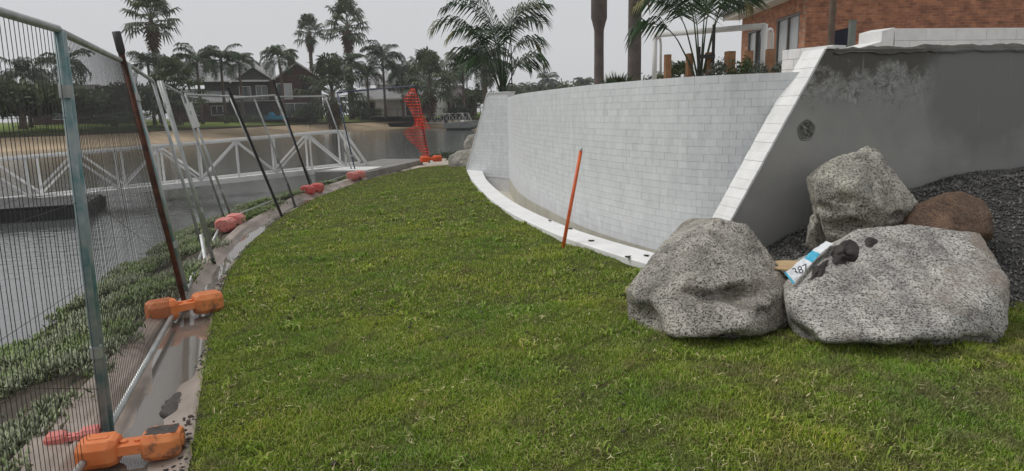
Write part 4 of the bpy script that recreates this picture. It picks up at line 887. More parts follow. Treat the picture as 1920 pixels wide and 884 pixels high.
def fan_geo(mb, c, az, el, pet, rad, rnd, droop=.2, ns=13):
    d = Vector((math.cos(az) * math.cos(el), math.sin(az) * math.cos(el), math.sin(el))); h = Vector(c) + d * pet; mb.tube([c, h], rad * .025, 3, False)
    s = d.cross(Vector((0, 0, 1))); s = s.normalized() if s.length > .05 else Vector((1, 0, 0)); u_ = s.cross(d)
    for k in range(ns):
        a = (k / (ns - 1) - .5) * R(230); q = d * math.cos(a) + s * math.sin(a); l = rad * (1 - .25 * abs(a) / R(115)) * rnd.uniform(.85, 1.08); pr = (s * math.cos(a) - d * math.sin(a)) * rad * .075
        m1 = h + q * l * .6 + u_ * rad * .05; e1 = h + q * l + Vector((0, 0, -1)) * rad * droop * rnd.uniform(.5, 1.5); mb.add([h, m1 + pr, e1, m1 - pr], [(0, 1, 2, 3)])
def fan_palm(x, y, z0, zt, rad, label, seed, r=.2, skirt=True, nf=30, pet=.9, group='fan palms on the far shore', lean=0, bob=.9):
    rnd = random.Random(seed); o = thing('palm_tree', label, 'palm tree', (x, y, z0), group=group); h = zt - z0 - rad * bob
    mb, tp = trunk_geo((0, 0, -.3), (lean, 0, h), r * 1.25, r * .85, 18, rnd.uniform(-.012, .012)); mb.build('trunk', m_trunk2, o, smooth=True)
    mb = MB()
    for k in range(nf):
        f = k / nf; fan_geo(mb, tp + Vector((0, 0, -rad * .3 * f)), k * 2.4 + rnd.uniform(-.3, .3), R(85 - 120 * f) + rnd.uniform(-.15, .15), pet * rad * rnd.uniform(.7, 1.05), rad * .62, rnd, .35)
    mb.build('crown', m_palmB, o)
    if skirt:
        mb = MB()
        for k in range(26):
            f = k / 26; fan_geo(mb, tp + Vector((0, 0, -rad * (.15 + 1.1 * f))), k * 2.4, R(-72 - 12 * rnd.random()), .25 * rad * (1 - f * .7), rad * .55 * (1 - .3 * f), rnd, .2, 8)
        mb.build('dead_skirt', m_dead, o)
    return o
def leafy(x, y, z0, hgt, wid, label, seed, mat=None, n=2600, ls=.35, name='leafy_tree', cat='tree', group=None, stem=True, low=.25, up_=0):
    rnd = random.Random(seed); g = np.random.default_rng(seed); o = thing(name, label, cat, (x, y, z0), group=group)
    if stem:
        mb, tp = trunk_geo((0, 0, -.2), (0, 0, hgt * .55), wid * .035 + .02, wid * .02 + .01, 6, .02, False)
        for k in range(5):
            a = k * 1.3 + rnd.random(); mb.tube([(0, 0, hgt * (.25 + .05 * k)), (math.cos(a) * wid * .3, math.sin(a) * wid * .3, hgt * (.55 + .06 * k))], [wid * .018 + .008, .008], 5)
        mb.build('trunk', m_trunk2, o, smooth=True)
    nc_ = 22; cl = g.normal(0, 1, (nc_, 3)); cl /= np.linalg.norm(cl, axis=1)[:, None]; cl *= g.uniform(.35, .95, (nc_, 1)) * np.array([wid * .42, wid * .42, hgt * (1 - low) * .42]); cl[:, 2] += hgt * (low + (1 - low) * .5)
    idx = g.integers(0, nc_, n); P = cl[idx] + g.normal(0, 1, (n, 3)) * np.array([wid * .11, wid * .11, hgt * .085]); P[:, 2] = np.maximum(P[:, 2], .05)
    A = g.normal(0, 1, (n, 3)); A[:, 2] += up_; A /= np.linalg.norm(A, axis=1)[:, None]; Bv = np.cross(A, g.normal(0, 1, (n, 3))); Bv /= np.linalg.norm(Bv, axis=1)[:, None]
    s = ls * g.uniform(.6, 1.3, (n, 1)); V = np.stack([P - A * s * .6, P + Bv * s * .25, P + A * s * .6, P - Bv * s * .25], 1).reshape(-1, 3)
    npmesh('crown', V, (np.arange(n) * 4)[:, None] + np.arange(4)[None], mat or m_leaf, o); return o
def grassy(x, y, z0, hgt, wid, label, seed, n=260, mat=None, bw=.02):
    g = random.Random(seed); o = thing('strappy_plant', label, 'plant', (x, y, z0)); mb = MB()
    for k in range(n):
        a = g.uniform(0, 6.28); r_ = wid * .45 * g.random(); l = hgt * g.uniform(.6, 1.15); b = Vector((math.cos(a) * r_, math.sin(a) * r_, 0)); d = Vector((math.cos(a), math.sin(a), 0)) * (wid * .3 * g.uniform(.2, 1.2)); s = Vector((-math.sin(a), math.cos(a), 0)) * bw
        mb.add([b - s, b + s, b + d * .45 + Vector((0, 0, l * .7)) + s * .7, b + d * .45 + Vector((0, 0, l * .7)) - s * .7, b + d + Vector((0, 0, l * g.uniform(.8, 1.0)))], [(0, 1, 2, 3), (3, 2, 4)])
    mb.build('leaves', mat or m_bushg, o); return o

# far shore: (u, v of crown top, depth, ...) laid out on the ground at 1.1 m
def far(U, V_, y): p = Y(U, V_, y); return p.x, p.y, p.z
GZ = 1.1
for (U, V_, y, rad, lab, sd_, rr) in [(277, -12, 84, 2.9, 'tall skirted fan palm above the left trees with a ragged crown', 3, .28), (578, 34, 112, 2.3, 'tall round headed fan palm behind the dark two storey house', 4, .30), (648, 8, 102, 3.0, 'tallest fan palm with long brown skirt right of the dark house', 5, .30)]:
    x, yy, z = far(U, V_, y); fan_palm(x, yy, GZ, z, rad, lab, sd_, rr, True, 34)
for (U, V_, y, sp_, lab, sd_) in [(275, 103, 78, 2.9, 'queen palm in front of the tall left fan palm trunk', 11), (366, 96, 80, 3.1, 'left of the pair of queen palms before the grey roof', 12), (412, 97, 82, 2.9, 'right of the pair of queen palms before the grey roof', 13), (447, 104, 86, 2.4, 'small queen palm overlapping the grey roof middle', 14),
        (521, 93, 86, 2.9, 'queen palm in front of the dark house gable', 15), (650, 108, 95, 3.4, 'queen palm at the foot of the tallest fan palm', 16), (716, 90, 98, 3.6, 'queen palm with curled tips before the white gabled house', 17), (688, 125, 97, 2.8, 'queen palm shading the white house verandah roof', 18),
        (752, 120, 104, 3.2, 'queen palm behind the white gable peak', 19), (842, 136, 105, 2.9, 'slim queen palm before the red brick bungalow', 20), (868, 110, 104, 3.4, 'tall queen palm left of the big dark palm', 21), (1027, 140, 170, 3.6, 'distant palm standing above the wall on the skyline', 22), (990, 158, 172, 3.0, 'low distant palm left of the skyline palm', 23), (1095, 150, 165, 3.2, 'distant palm left of the first grey trunk', 24), (120, 100, 72, 3.0, 'queen palm standing at the far left of the far shore', 25), (40, 120, 66, 3.0, 'queen palm farthest left above the far lawn', 26)]:
    x, yy, z = far(U, V_, y); queen_palm(x, yy, GZ, z, sp_, lab, sd_)
for (U, V_, y, rad, lab, sd_) in [(322, 128, 74, 2.4, 'squat green fan palm left of the grey roofed house', 31), (620, 128, 88, 3.3, 'wide dark fan palm right of the dark house', 32), (803, 114, 96, 3.2, 'full headed dark palm right of the white house', 33)]:
    x, yy, z = far(U, V_, y); fan_palm(x, yy, GZ, z, rad, lab, sd_, .3, True, 44, 1.1, 'fan palms on the far shore', 0, .9)
x, yy, z = far(908, 98, 86); queen_palm(x, yy, GZ, z, 4.2, 'big dark palm with hanging dead fronds behind the wall end', 41, 40, 'queen palms on the far shore', m_palmA, 'palm_tree', .3)
for (U, V_, y, wd, lab, sd_) in [(205, 160, 70, 7, 'dark leafy tree behind the wire panel on the far shore', 51), (250, 158, 76, 6, 'dark leafy tree behind the rusty picket', 52), (300, 165, 74, 6, 'low dark tree left of the grey roofed house', 53), (120, 160, 64, 8, 'broad dark tree at the far left shore', 54), (30, 152, 60, 8, 'broad dark tree nearest on the far left shore', 55), (-60, 150, 58, 9, 'dark tree just outside the left of the far shore', 56),
        (770, 150, 110, 7, 'dark tree behind the white house roof', 57), (1060, 153, 168, 12, 'hazy round tree on the skyline above the wall', 58), (960, 160, 160, 10, 'hazy tree behind the near palm pot on the skyline', 59), (1010, 160, 175, 12, 'hazy low trees under the skyline palm', 60), (890, 165, 110, 6, 'dark tree right of the brick bungalow', 61)]:
    x, yy, z = far(U, V_, y); leafy(x, yy, GZ, z - GZ, wd, lab, sd_, None, 3200, wd * .075, group='leafy trees on the far shore')
for k, (U, y, hh, wd, lab) in enumerate([(680, 93, 1.3, 6, 'low clipped hedge before the white house verandah'), (450, 76, .9, 5, 'low garden bed before the dark house'), (580, 86, 1.6, 4, 'rounded shrub at the corner of the dark house'), (215, 66, 1.5, 6, 'shrubs behind the black fence at left'), (860, 95, 1.2, 5, 'low shrubs before the brick bungalow')]):
    x, yy, z = far(U, 215, y); leafy(x, yy, GZ - .1, hh, wd, lab, 70 + k, m_leaf, 1500, .3, 'garden_shrub', 'shrub', 'far garden shrubs', False, 0)

# ------------------------------------------------------------------ far houses
def face_frame(U0, y0, U1, y1):          # ground line of a facade from two pixel columns and depths
    a, b = Y(U0, 215, y0), Y(U1, 215, y1); a.z = b.z = 0; d = (b - a); return a, d.normalized(), d.length
def house(name, label, U0, y0, U1, y1, depth, eave, ridge, wallm, roofm, gable=None, overhang=.5):
    a, d, L_ = face_frame(U0, y0, U1, y1); o = thing(name, label, 'house', (a.x, a.y, GZ - .05), math.atan2(d.y, d.x)); return o, L_
def wbox(o, name, x0, x1, y0, y1, z0, z1, m, parent=None): mb = MB(); mb.box(((x0 + x1) / 2, (y0 + y1) / 2, (z0 + z1) / 2), (x1 - x0, y1 - y0, z1 - z0)); return mb.build(name, m, parent or o)
def roof(o, x0, x1, y0, y1, ze, zr, axis, m, oh=.5, th=.18, trim=None):
    x0 -= oh; x1 += oh; y0 -= oh; y1 += oh; mb = MB()
    if axis == 'x': ym = (y0 + y1) / 2; P = [(x0, y0, ze), (x1, y0, ze), (x1, ym, zr), (x0, ym, zr), (x0, y1, ze), (x1, y1, ze)]; F_ = [(0, 1, 2, 3), (3, 2, 5, 4)]
    elif axis == 'y': xm = (x0 + x1) / 2; P = [(x0, y0, ze), (x0, y1, ze), (xm, y1, zr), (xm, y0, zr), (x1, y0, ze), (x1, y1, ze)]; F_ = [(1, 0, 3, 2), (2, 3, 4, 5)]
    else: ins = (y1 - y0) / 2; ym = (y0 + y1) / 2; P = [(x0, y0, ze), (x1, y0, ze), (x1, y1, ze), (x0, y1, ze), (x0 + ins, ym, zr), (x1 - ins, ym, zr)]; F_ = [(0, 1, 5, 4), (1, 2, 5), (2, 3, 4, 5), (3, 0, 4)]
    mb.add([Vector(p) - Vector((0, 0, th)) for p in P], [tuple(reversed(f)) for f in F_]); mb.add(P, F_); r_ = mb.build('roof', m, o)
    s = r_.modifiers.new('s', 'SOLIDIFY'); s.thickness = th * .8; s.offset = -1; r_.modifiers.remove(s)
    t = MB(); tm = trim or m_trim
    if axis == 'y':
        xm = (x0 + x1) / 2
        for xa in (x0, x1): t.bar((xa, y0 - .03, ze - .08), (xm, y0 - .03, zr - .08), .05, .22, (0, 0, 1))
    else: t.bar((x0, y0 - .05, ze - .08), (x1, y0 - .05, ze - .08), .12, .16)
    t.build('fascia', tm, r_); return r_
def gable_wall(o, x0, x1, y, ze, zr, m): mb = MB(); mb.add([(x0, y, ze), (x1, y, ze), ((x0 + x1) / 2, y, zr), (x0, y + .25, ze), (x1, y + .25, ze), ((x0 + x1) / 2, y + .25, zr)], [(0, 1, 2), (5, 4, 3), (0, 3, 4, 1), (1, 4, 5, 2), (2, 5, 3, 0)]); return mb.build('gable', m, o)
def window(o, x0, x1, z0, z1, y, glass, fm=None, name='window', mull=1, d=.06):
    fm = fm or m_trim; w_ = thing_part(name, o); t = .07; mb = MB()
    mb.box(((x0 + x1) / 2, y - d / 2, z1), (x1 - x0 + t, d, t)); mb.box(((x0 + x1) / 2, y - d / 2, z0), (x1 - x0 + t, d * 1.6, t))
    for k in range(mull + 2): mb.box((x0 + (x1 - x0) * k / (mull + 1), y - d / 2, (z0 + z1) / 2), (t * .9, d * .97, z1 - z0 - t))
    f = mb.build(name, fm, o)
    for k in range(mull + 1):
        g = glass[k % len(glass)] if isinstance(glass, (list, tuple)) else glass; m2 = MB(); a = x0 + (x1 - x0) * k / (mull + 1); b = x0 + (x1 - x0) * (k + 1) / (mull + 1)
        m2.box(((a + b) / 2, y - .02, (z0 + z1) / 2), (b - a, .02, z1 - z0)); m2.build('pane', g, f)
    return f
def thing_part(name, o): return None
# dark two-storey house
o, L_ = house('dark_house', 'dark two storey house with grey tiled roof and brick gable end', 345, 92, 605, 98, 10, 0, 0, None, None)
S_ = L_
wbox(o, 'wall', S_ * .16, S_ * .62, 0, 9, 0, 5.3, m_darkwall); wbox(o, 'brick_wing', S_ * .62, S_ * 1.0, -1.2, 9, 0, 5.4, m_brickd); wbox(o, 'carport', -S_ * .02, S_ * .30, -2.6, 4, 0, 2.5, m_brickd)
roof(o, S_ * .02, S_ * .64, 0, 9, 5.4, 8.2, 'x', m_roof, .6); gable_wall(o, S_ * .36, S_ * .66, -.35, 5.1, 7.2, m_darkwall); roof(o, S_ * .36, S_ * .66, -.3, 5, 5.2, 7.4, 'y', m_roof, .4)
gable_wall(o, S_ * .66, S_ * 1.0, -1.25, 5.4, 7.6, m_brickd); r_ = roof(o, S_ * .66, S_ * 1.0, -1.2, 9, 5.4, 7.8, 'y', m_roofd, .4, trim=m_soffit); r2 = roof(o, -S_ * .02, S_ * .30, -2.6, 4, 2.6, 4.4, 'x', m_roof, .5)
mb = MB(); mb.box((S_ * .80, 4, 8.3), (1.0, .8, 1.6)); mb.build('chimney', m_brickd, r_)
mb = MB(); mb.bar((S_ * .17, 1.0, 6.25), (S_ * .25, 2.0, 6.85), .5, .06); mb.build('skylight', m_trim, r_)
window(o, S_ * .40, S_ * .48, 2.9, 4.6, -.0, m_glass, None, mull=0); window(o, S_ * .52, S_ * .60, 2.9, 4.7, -.0, m_glass); window(o, S_ * .67, S_ * .78, 2.8, 4.9, -1.2, [m_glass, m_glassl]); window(o, S_ * .86, S_ * .92, 3.0, 4.8, -1.2, m_dark, m_brickd, mull=0)
window(o, S_ * .68, S_ * .9, .4, 2.2, -1.2, m_glass); window(o, S_ * .36, S_ * .56, .2, 2.3, 0, m_dark, m_alframe, mull=2); window(o, S_ * .06, S_ * .14, .8, 2.0, -2.6, m_dark, m_trim); window(o, S_ * .2, S_ * .28, .8, 2.0, -2.6, m_dark, m_trim)
mb = MB(); mb.box((S_ * .52, -1.0, 2.62), (S_ * .36, 2.0, .12)); mb.build('balcony_slab', m_soffit, o)
# white gabled house with verandah
o, L_ = house('white_house', 'cream house with gabled upper storey and long verandah', 640, 108, 806, 104, 10, 0, 0, None, None); S_ = L_
wbox(o, 'wall', .2, S_ - .2, 2.6, 11, 0, 3.0, m_cream); wbox(o, 'upper_wall', S_ * .30, S_ * .88, 4.0, 11, 3.0, 5.6, m_cream)
mb = MB(); mb.add([(-.5, -.6, 2.75), (S_ + .5, -.6, 2.75), (S_ - 1.5, 4.2, 4.6), (1.5, 4.2, 4.6), (-.5, -.6, 2.6), (S_ + .5, -.6, 2.6), (S_ - 1.5, 4.2, 4.45), (1.5, 4.2, 4.45)], [(0, 1, 2, 3), (7, 6, 5, 4), (0, 4, 5, 1), (1, 5, 6, 2), (2, 6, 7, 3), (3, 7, 4, 0)])
vr = mb.build('verandah_roof', m_roof, o); mb = MB(); mb.box((S_ / 2, -.66, 2.68), (S_ + 1.0, .1, .22)); mb.build('gutter', m_trim, vr)
for k in range(5): wbox(o, 'verandah_post', S_ * k / 4 * .97 + .1, S_ * k / 4 * .97 + .28, -.35, -.17, 0, 2.6, m_trim)
gable_wall(o, S_ * .46, S_ * .90, 3.9, 5.6, 8.0, m_cream); roof(o, S_ * .46, S_ * .90, 3.9, 11, 5.6, 8.3, 'y', m_roof, .6); roof(o, S_ * .18, S_ * .5, 4.2, 11, 5.2, 7.0, 'x', m_roof, .5)
window(o, S_ * .52, S_ * .64, 4.75, 6.0, 3.95, [m_glass, m_glassl], mull=2); window(o, S_ * .10, S_ * .30, .2, 2.3, 2.6, m_dark, m_alframe, mull=2); window(o, S_ * .62, S_ * .80, .1, 2.3, 2.6, m_glass, m_alframe, mull=2); window(o, S_ * .84, S_ * .98, .1, 2.3, 2.6, m_glass, m_alframe)
mb = MB(); mb.box((S_ * .46, -.2, 1.95), (1.4, .04, 1.1)); mb.build('blind', m_trim, o)
# brick bungalow
o, L_ = house('brick_bungalow', 'low red brick bungalow with dark hipped roof', 818, 112, 890, 112, 10, 0, 0, None, None); S_ = L_
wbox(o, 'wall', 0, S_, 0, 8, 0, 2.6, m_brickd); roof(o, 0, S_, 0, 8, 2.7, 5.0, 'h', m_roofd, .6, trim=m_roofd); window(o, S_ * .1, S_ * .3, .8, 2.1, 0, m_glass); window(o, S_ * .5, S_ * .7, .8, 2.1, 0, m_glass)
# brown house behind trees at far left
o, L_ = house('brown_house', 'red brown brick house behind the trees at far left', 60, 82, 250, 86, 9, 0, 0, None, None); S_ = L_
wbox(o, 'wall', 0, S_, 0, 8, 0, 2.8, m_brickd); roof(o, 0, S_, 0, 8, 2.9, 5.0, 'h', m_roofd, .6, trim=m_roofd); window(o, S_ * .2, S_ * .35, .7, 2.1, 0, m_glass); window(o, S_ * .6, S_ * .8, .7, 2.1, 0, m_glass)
# black pool-type fences on the far lawn
def far_fence(U0, y0, U1, y1, label, z0=.95, hh=1.2):
    a, d, L_ = face_frame(U0, y0, U1, y1); o = thing('garden_fence', label, 'fence', (a.x, a.y, z0), math.atan2(d.y, d.x), 'black tubular fences on the far shore')
    for z in (.12, hh - .05): mb = MB(); mb.box((L_ / 2, 0, z), (L_, .035, .04)); mb.build('rail', m_black, o)
    n = int(L_ / 2.4)
    for k in range(n + 1): mb = MB(); mb.box((L_ * k / n, 0, hh / 2 - .1), (.06, .06, hh + .2)); mb.build('post', m_black, o)
    mb = MB()
    for k in range(int(L_ / .16)): mb.box((.08 + k * .16, 0, hh / 2), (.018, .018, hh - .1))
    mb.build('pickets', m_black, o, kind='stuff')
far_fence(20, 62, 300, 73, 'black tubular fence along the far lawn at left', .98); far_fence(300, 73, 640, 92, 'black tubular fence before the dark house', .98); far_fence(645, 92, 960, 100, 'black tubular fence before the white house and bungalow', .98)
# blue kayak-like toy by the dark house
q = Y(514, 216, 84); o = thing('water_toy', 'turquoise plastic play boat lying before the dark house', 'toy boat', (q.x, q.y, 1.08), .1)
MB().hullpts([(-1.4, -.35, .05), (-1.4, .35, .05), (1.4, -.3, .05), (1.4, .3, .05), (-1.7, 0, .5), (1.7, 0, .45), (-1, -.5, .5), (-1, .5, .5), (1, .5, .45), (1, -.5, .45)]).build('hull', m_bluep, o, bevel=.05)
MB().hullpts([(-.7, -.3, .5), (-.7, .3, .5), (.2, -.3, .5), (.2, .3, .5), (-.5, -.2, 1.0), (-.5, .2, 1.0), (-.1, -.2, .95), (-.1, .2, .95)]).build('seat', m_bluep, o, bevel=.05)
# far gangway, moored boat, dark dinghy
gC, gD = Y(798, 232, 97), Y(874, 232, 92); gC.z = gD.z = .12; o = thing('gangway', 'white railed gangway on the far beach beside the moored boat', 'gangway')
truss(o, gC, gD, 1.25, 0, 6, m_trim, chord=.12); truss(o, gC, gD, 1.25, 1.2, 6, m_trim, chord=.12); dd = gD - gC; n_ = Vector((-dd.y, dd.x, 0)).normalized() * .6
MB().bar(gC + n_, gD + n_, 1.1, .1).build('deck', m_trim, o)
q = Y(868, 238, 86); o = thing('motor_boat', 'small grey open motor boat moored off the far beach', 'boat', (q.x, q.y, -.72), R(-28))
def hull(Lb, wb, hb, mat, parent):
    V = []; Fs = []; n = 12
    for k in range(n + 1):
        f = k / n; hw = wb / 2 * (1 - max(0, (f - .45) / .55) ** 2.2); sh = hb * (1 + .45 * max(0, f - .4)); kz = .0 + .5 * hb * max(0, (f - .7) / .3) ** 2; x = -Lb / 2 + Lb * f
        V += [(x, 0, kz), (x, -hw * .8, kz + hb * .28), (x, -hw, sh), (x, -hw + .07 if hw > .08 else 0, sh), (x, -hw * .7, kz + hb * .45), (x, hw * .7, kz + hb * .45), (x, hw - .07 if hw > .08 else 0, sh), (x, hw, sh), (x, hw * .8, kz + hb * .28)]
    for k in range(n): Fs += [(k * 9 + j, k * 9 + (j + 1) % 9, k * 9 + 9 + (j + 1) % 9, k * 9 + 9 + j) for j in range(9)]
    Fs += [tuple(range(8, -1, -1))]; mb = MB(); mb.add(V, Fs); return mb.build('hull', mat, parent, smooth=False)
hull(4.8, 1.9, .95, m_boat, o)
mb = MB(); mb.box((-2.55, 0, .95), (.35, .4, .8)); mb.build('outboard_motor', m_black, o, bevel=.08)
mb = MB(); mb.box((.2, 0, .95), (.5, .9, .5)); mb.build('console', m_trim, o, bevel=.06); mb = MB(); mb.box((-.7, 0, .8), (.5, 1.2, .35)); mb.build('seat', m_black, o, bevel=.05)
MB().hullpts([(.42, -.4, 1.15), (.42, .4, 1.15), (.3, -.35, 1.55), (.3, .35, 1.55), (.45, -.4, 1.15), (.33, .3, 1.55)]).build('windscreen', m_glass, o)
q = Y(757, 236, 100); o = thing('dinghy', 'dark upturned dinghy on the far beach left of the orange net', 'boat', (q.x, q.y, -.45), R(-15)); hull(4.2, 1.7, .6, m_black, o); mb = MB(); mb.box((0, 0, .45), (.3, 1.3, .06)); mb.build('thwart', m_timber, o)
q = Y(862, 213, 98); o = thing('garden_light', 'white globe on a post behind the far gangway', 'lamp', (q.x, q.y, 0)); MB().tube([(0, 0, -.2), (0, 0, 1.2)], .06, 8).build('post', m_trim, o)
bm = bmesh.new(); bmesh.ops.create_icosphere(bm, subdivisions=2, radius=.42); me = bpy.data.meshes.new('globe'); bm.to_mesh(me); bm.free(); link('globe', me, m_trim, o, True).location = (0, 0, 1.5)

# ------------------------------------------------------------------ terrace: palms, goal, posts, house
TZ = 1.70
def kentia(U, V_, y, label, fr, seed, nl=28, ll=.62, lw=.019):
    rnd = random.Random(seed); p = Y(U, V_, y); o = thing('kentia_palm', label, 'palm', (p.x, p.y, TZ), group='kentia palms on the terrace')
    c0 = Vector((0, 0, .25))
    MB().tube([(0, 0, -.1), (.0, 0, .3), (.01, 0, .5)], [.06, .05, .04], 8).build('stem', m_trunk, o, smooth=True)
    for k, (du, dv, L_, droop, bare) in enumerate(fr):
        # frond aimed by an azimuth and elevation; dv is elevation in degrees, du azimuth in degrees
        mb = MB(); az, el = R(du), R(dv); d0 = Vector((math.cos(az) * math.cos(el), math.sin(az) * math.cos(el), math.sin(el)))
        st = c0 + d0 * bare; mb.tube([c0 * .6, c0 + d0 * bare * .5, st], [.022, .016, .012], 5, False)
        frond_geo(mb, st, az, el, L_, R(droop), nl, ll, lw, rnd, .5)
        f = mb.build('frond', m_frond, o)
        if k % 3 == 0: f.data.materials.append(m_frondtip); n = len(f.data.polygons); f.data.polygons.foreach_set('material_index', [1 if (i > n * .80) else 0 for i in range(n)])
    return o
kentia(942, 172, 18.2, 'arching kentia palm at the far end of the white wall', [(184, 80, 1.7, 120, .95), (168, 66, 1.5, 125, .75), (196, 84, 2.0, 105, 1.25), (12, 76, 1.15, 130, 1.0), (-20, 84, 1.7, 95, 1.3), (352, 62, .95, 130, .8), (100, 80, 1.5, 100, 1.1), (250, 76, 1.4, 110, 1.0), (150, 86, 2.1, 85, 1.35), (40, 86, 1.6, 85, 1.3), (212, 66, 1.2, 125, .6), (335, 70, .9, 115, .5), (178, 72, 1.9, 110, 1.2), (20, 80, 1.3, 110, 1.4)], 5, 26, .72, .022)
q = Y(960, 172, 18.0); o = thing('palm_stake', 'thin dark garden stake behind the far kentia palm', 'stake', (q.x, q.y, TZ)); MB().tube([(0, 0, -.1), (0, 0, 2.0)], .014, 6).build('rod', m_black, o); MB().tube([(-.1, 0, .55), (.03, 0, .55)], .02, 6).build('tie', m_black, o)
kentia(1313, 140, 12.2, 'kentia palm strapped to a black frame on the terrace', [(178, 74, 1.15, 100, .95), (170, 62, 1.05, 125, .85), (195, 82, 1.2, 75, 1.0), (8, 76, .95, 105, 1.0), (95, 78, 1.1, 90, .9), (265, 80, 1.0, 95, 1.0), (30, 84, 1.2, 60, 1.0), (340, 78, 1.15, 80, 1.0)], 9)
q = Y(1322, 130, 12.1); o = thing('palm_support', 'black H shaped support frame holding the kentia palm', 'plant support', (q.x, q.y, TZ))
for dx, z1 in ((-.115, 1.0), (.135, 1.37)): MB().bar((dx, 0, -.1), (dx, 0, z1 - .12), .045, .045, (1, 0, 0)).build('stake', m_black, o)
MB().bar((-.14, -.03, .71), (.16, -.03, .71), .02, .07).build('strap', m_black, o)
# big grey trunks
q = Y(1123, 160, 16.0); o = thing('royal_palm', 'grey royal palm trunk with a swollen upper half, left of the pair', 'palm tree', (q.x, q.y, TZ), group='grey palm trunks on the terrace')
def trunk_pts(bump): return [(0, 0, -.1), (0, 0, .5), (0, 0, 1.2), (0, 0, 1.62), (0, 0, 1.78), (0, 0, 1.9), (0, 0, 2.6), (0, 0, 3.6), (0, 0, 5.0), (0, 0, 6.5)]
MB().tube(trunk_pts(1), [.135, .115, .11, .112, .15, .185, .185, .175, .165, .15], 18).build('trunk', m_trunk, o, smooth=True)
mbp = MB(); rnd = random.Random(4)
for k in range(14): frond_geo(mbp, (0, 0, 6.6), k * 2.4, R(rnd.choice([70, 50, 30, 10])), 2.6, R(95), 22, .7, .03, rnd, .6)
mbp.build('crown', m_frond, o)
q = Y(1189, 155, 15.2); o = thing('royal_palm', 'straight grey palm trunk right of the swollen one', 'palm tree', (q.x, q.y, TZ), group='grey palm trunks on the terrace')
MB().tube([(0, 0, -.1), (0, 0, .6), (0, 0, 2), (0, 0, 4), (0, 0, 6)], [.155, .15, .145, .138, .13], 18).build('trunk', m_trunk, o, smooth=True)
mbp = MB(); rnd = random.Random(8)
for k in range(14): frond_geo(mbp, (0, 0, 6.1), k * 2.4, R(rnd.choice([70, 50, 30, 10])), 2.4, R(95), 22, .7, .03, rnd, .6)
mbp.build('crown', m_frond, o)
mbp = MB(); fan_geo(mbp, (.1, -.1, 2.5), R(-60), R(-75), .05, .55, rnd, .3, 8); mbp.build('dead_boot', m_dead, o)
grassy(Y(1160, 150, 14.2).x, 14.2, TZ + .05, .52, .75, 'dark strappy plant between the two grey trunks', 1, 320, m_bushg, .014)
grassy(Y(1195, 150, 13.6).x, 13.6, TZ + .05, .36, .5, 'low strappy plant at the foot of the straight trunk', 2, 220, m_bushg, .013)
q = Y(1272, 140, 14.5); fan_palm(q.x, 14.5, TZ - .2, 2.36, .42, 'small dark fan palm behind the first timber posts', 91, .06, False, 26, 1.0, None, 0, .9)
q = Y(1232, 140, 16.5); leafy(q.x, 16.5, TZ, .75, 1.1, 'pale grey shrub behind the white goal post', 92, m_greyleaf, 900, .07, 'garden_shrub', 'shrub', 'terrace shrubs', True, .0)
for k, (U, y, hh, wd, lab, mt) in enumerate([(1345, 11.6, .62, .42, 'silvery shrub right of the black palm frame', m_greyleaf), (1393, 11.2, .55, .5, 'upright green shrub between the fourth and fifth timber posts', m_bushg), (1425, 10.8, .50, .35, 'wispy shrub before the right goal post', m_greyleaf), (1460, 10.4, .4, .25, 'thin shrub at the goal stay foot', m_greyleaf), (1372, 11.8, .4, .35, 'low shrub at the fourth timber post', m_bushg)]):
    q = Y(U, 130, y); leafy(q.x, y, TZ - .02, hh + .12, wd, lab, 100 + k, mt, 700, .055, 'garden_shrub', 'shrub', 'terrace shrubs', True, .0, 1.0)
for k, (U, V_, wpx, y) in enumerate([(1252, 103, 10.5, 12.4), (1293, 101, 10.5, 12.3), (1329, 99, 10, 12.2), (1369, 97, 15, 12.0), (1404, 96, 12.5, 11.8), (1445, 93, 13, 11.4)]):
    q = Y(U, V_, y); wd = wpx / F * y; o = thing('timber_post', ['first timber post from the left behind the wall', 'second timber post from the left behind the wall', 'third timber post, partly behind the black frame', 'fourth timber post with a weathered mossy face', 'fifth timber post with a split orange face', 'rightmost timber post beside the white goal'][k], 'post', (q.x, q.y, TZ), R(12), 'sawn timber garden posts')
    mb = MB(); h = q.z - TZ; mb.box((0, 0, h / 2 - .05), (wd, wd, h + .1 - .01)); mb.build('post', m_timber, o, bevel=.006)
    mb = MB(); mb.box((0, 0, h - .003), (wd * .98, wd * .98, .012)); mb.build('end_grain', m_dead, o, bevel=.004)
# white goal frame
o = thing('goal_frame', 'white tubular soccer goal frame on the terrace', 'goal'); g0, g1 = Y(1228, 66, 14.0), Y(1434, 49, 12.2); r_ = .052
MB().tube([g0, g1], r_, 12).build('crossbar', m_trim, o, smooth=True)
for p in (g0, g1): MB().tube([p + Vector((0, 0, .03)), Vector((p.x, p.y, TZ))], r_, 12).build('upright', m_trim, o, smooth=True)
for p, dx in ((g0, .2), (g1, .28)):
    MB().tube([p + Vector((0, .05, -.12)), p + Vector((dx * .6, .2, -.03)), p + Vector((dx * .85, .3, -.03)), p + Vector((dx, .35, -.14)), Vector((p.x + dx * 1.35, p.y + .6, TZ))], .026, 10).build('back_stay', m_trim, o, smooth=True)
mb = MB()
for i in range(13): mb.tube([g1 + Vector((.02 + .022 * i, .02 + .03 * i, -.05 - .02 * (i % 3))), Vector((g1.x + .03 * i, g1.y + .045 * i, TZ))], .0035, 3, False)
for i in range(9): mb.tube([Vector((g1.x, g1.y, TZ + .1 * i)), Vector((g1.x + .36, g1.y + .55, TZ + .1 * i))], .0035, 3, False)
mb.build('net', m_trim, o, kind='stuff')
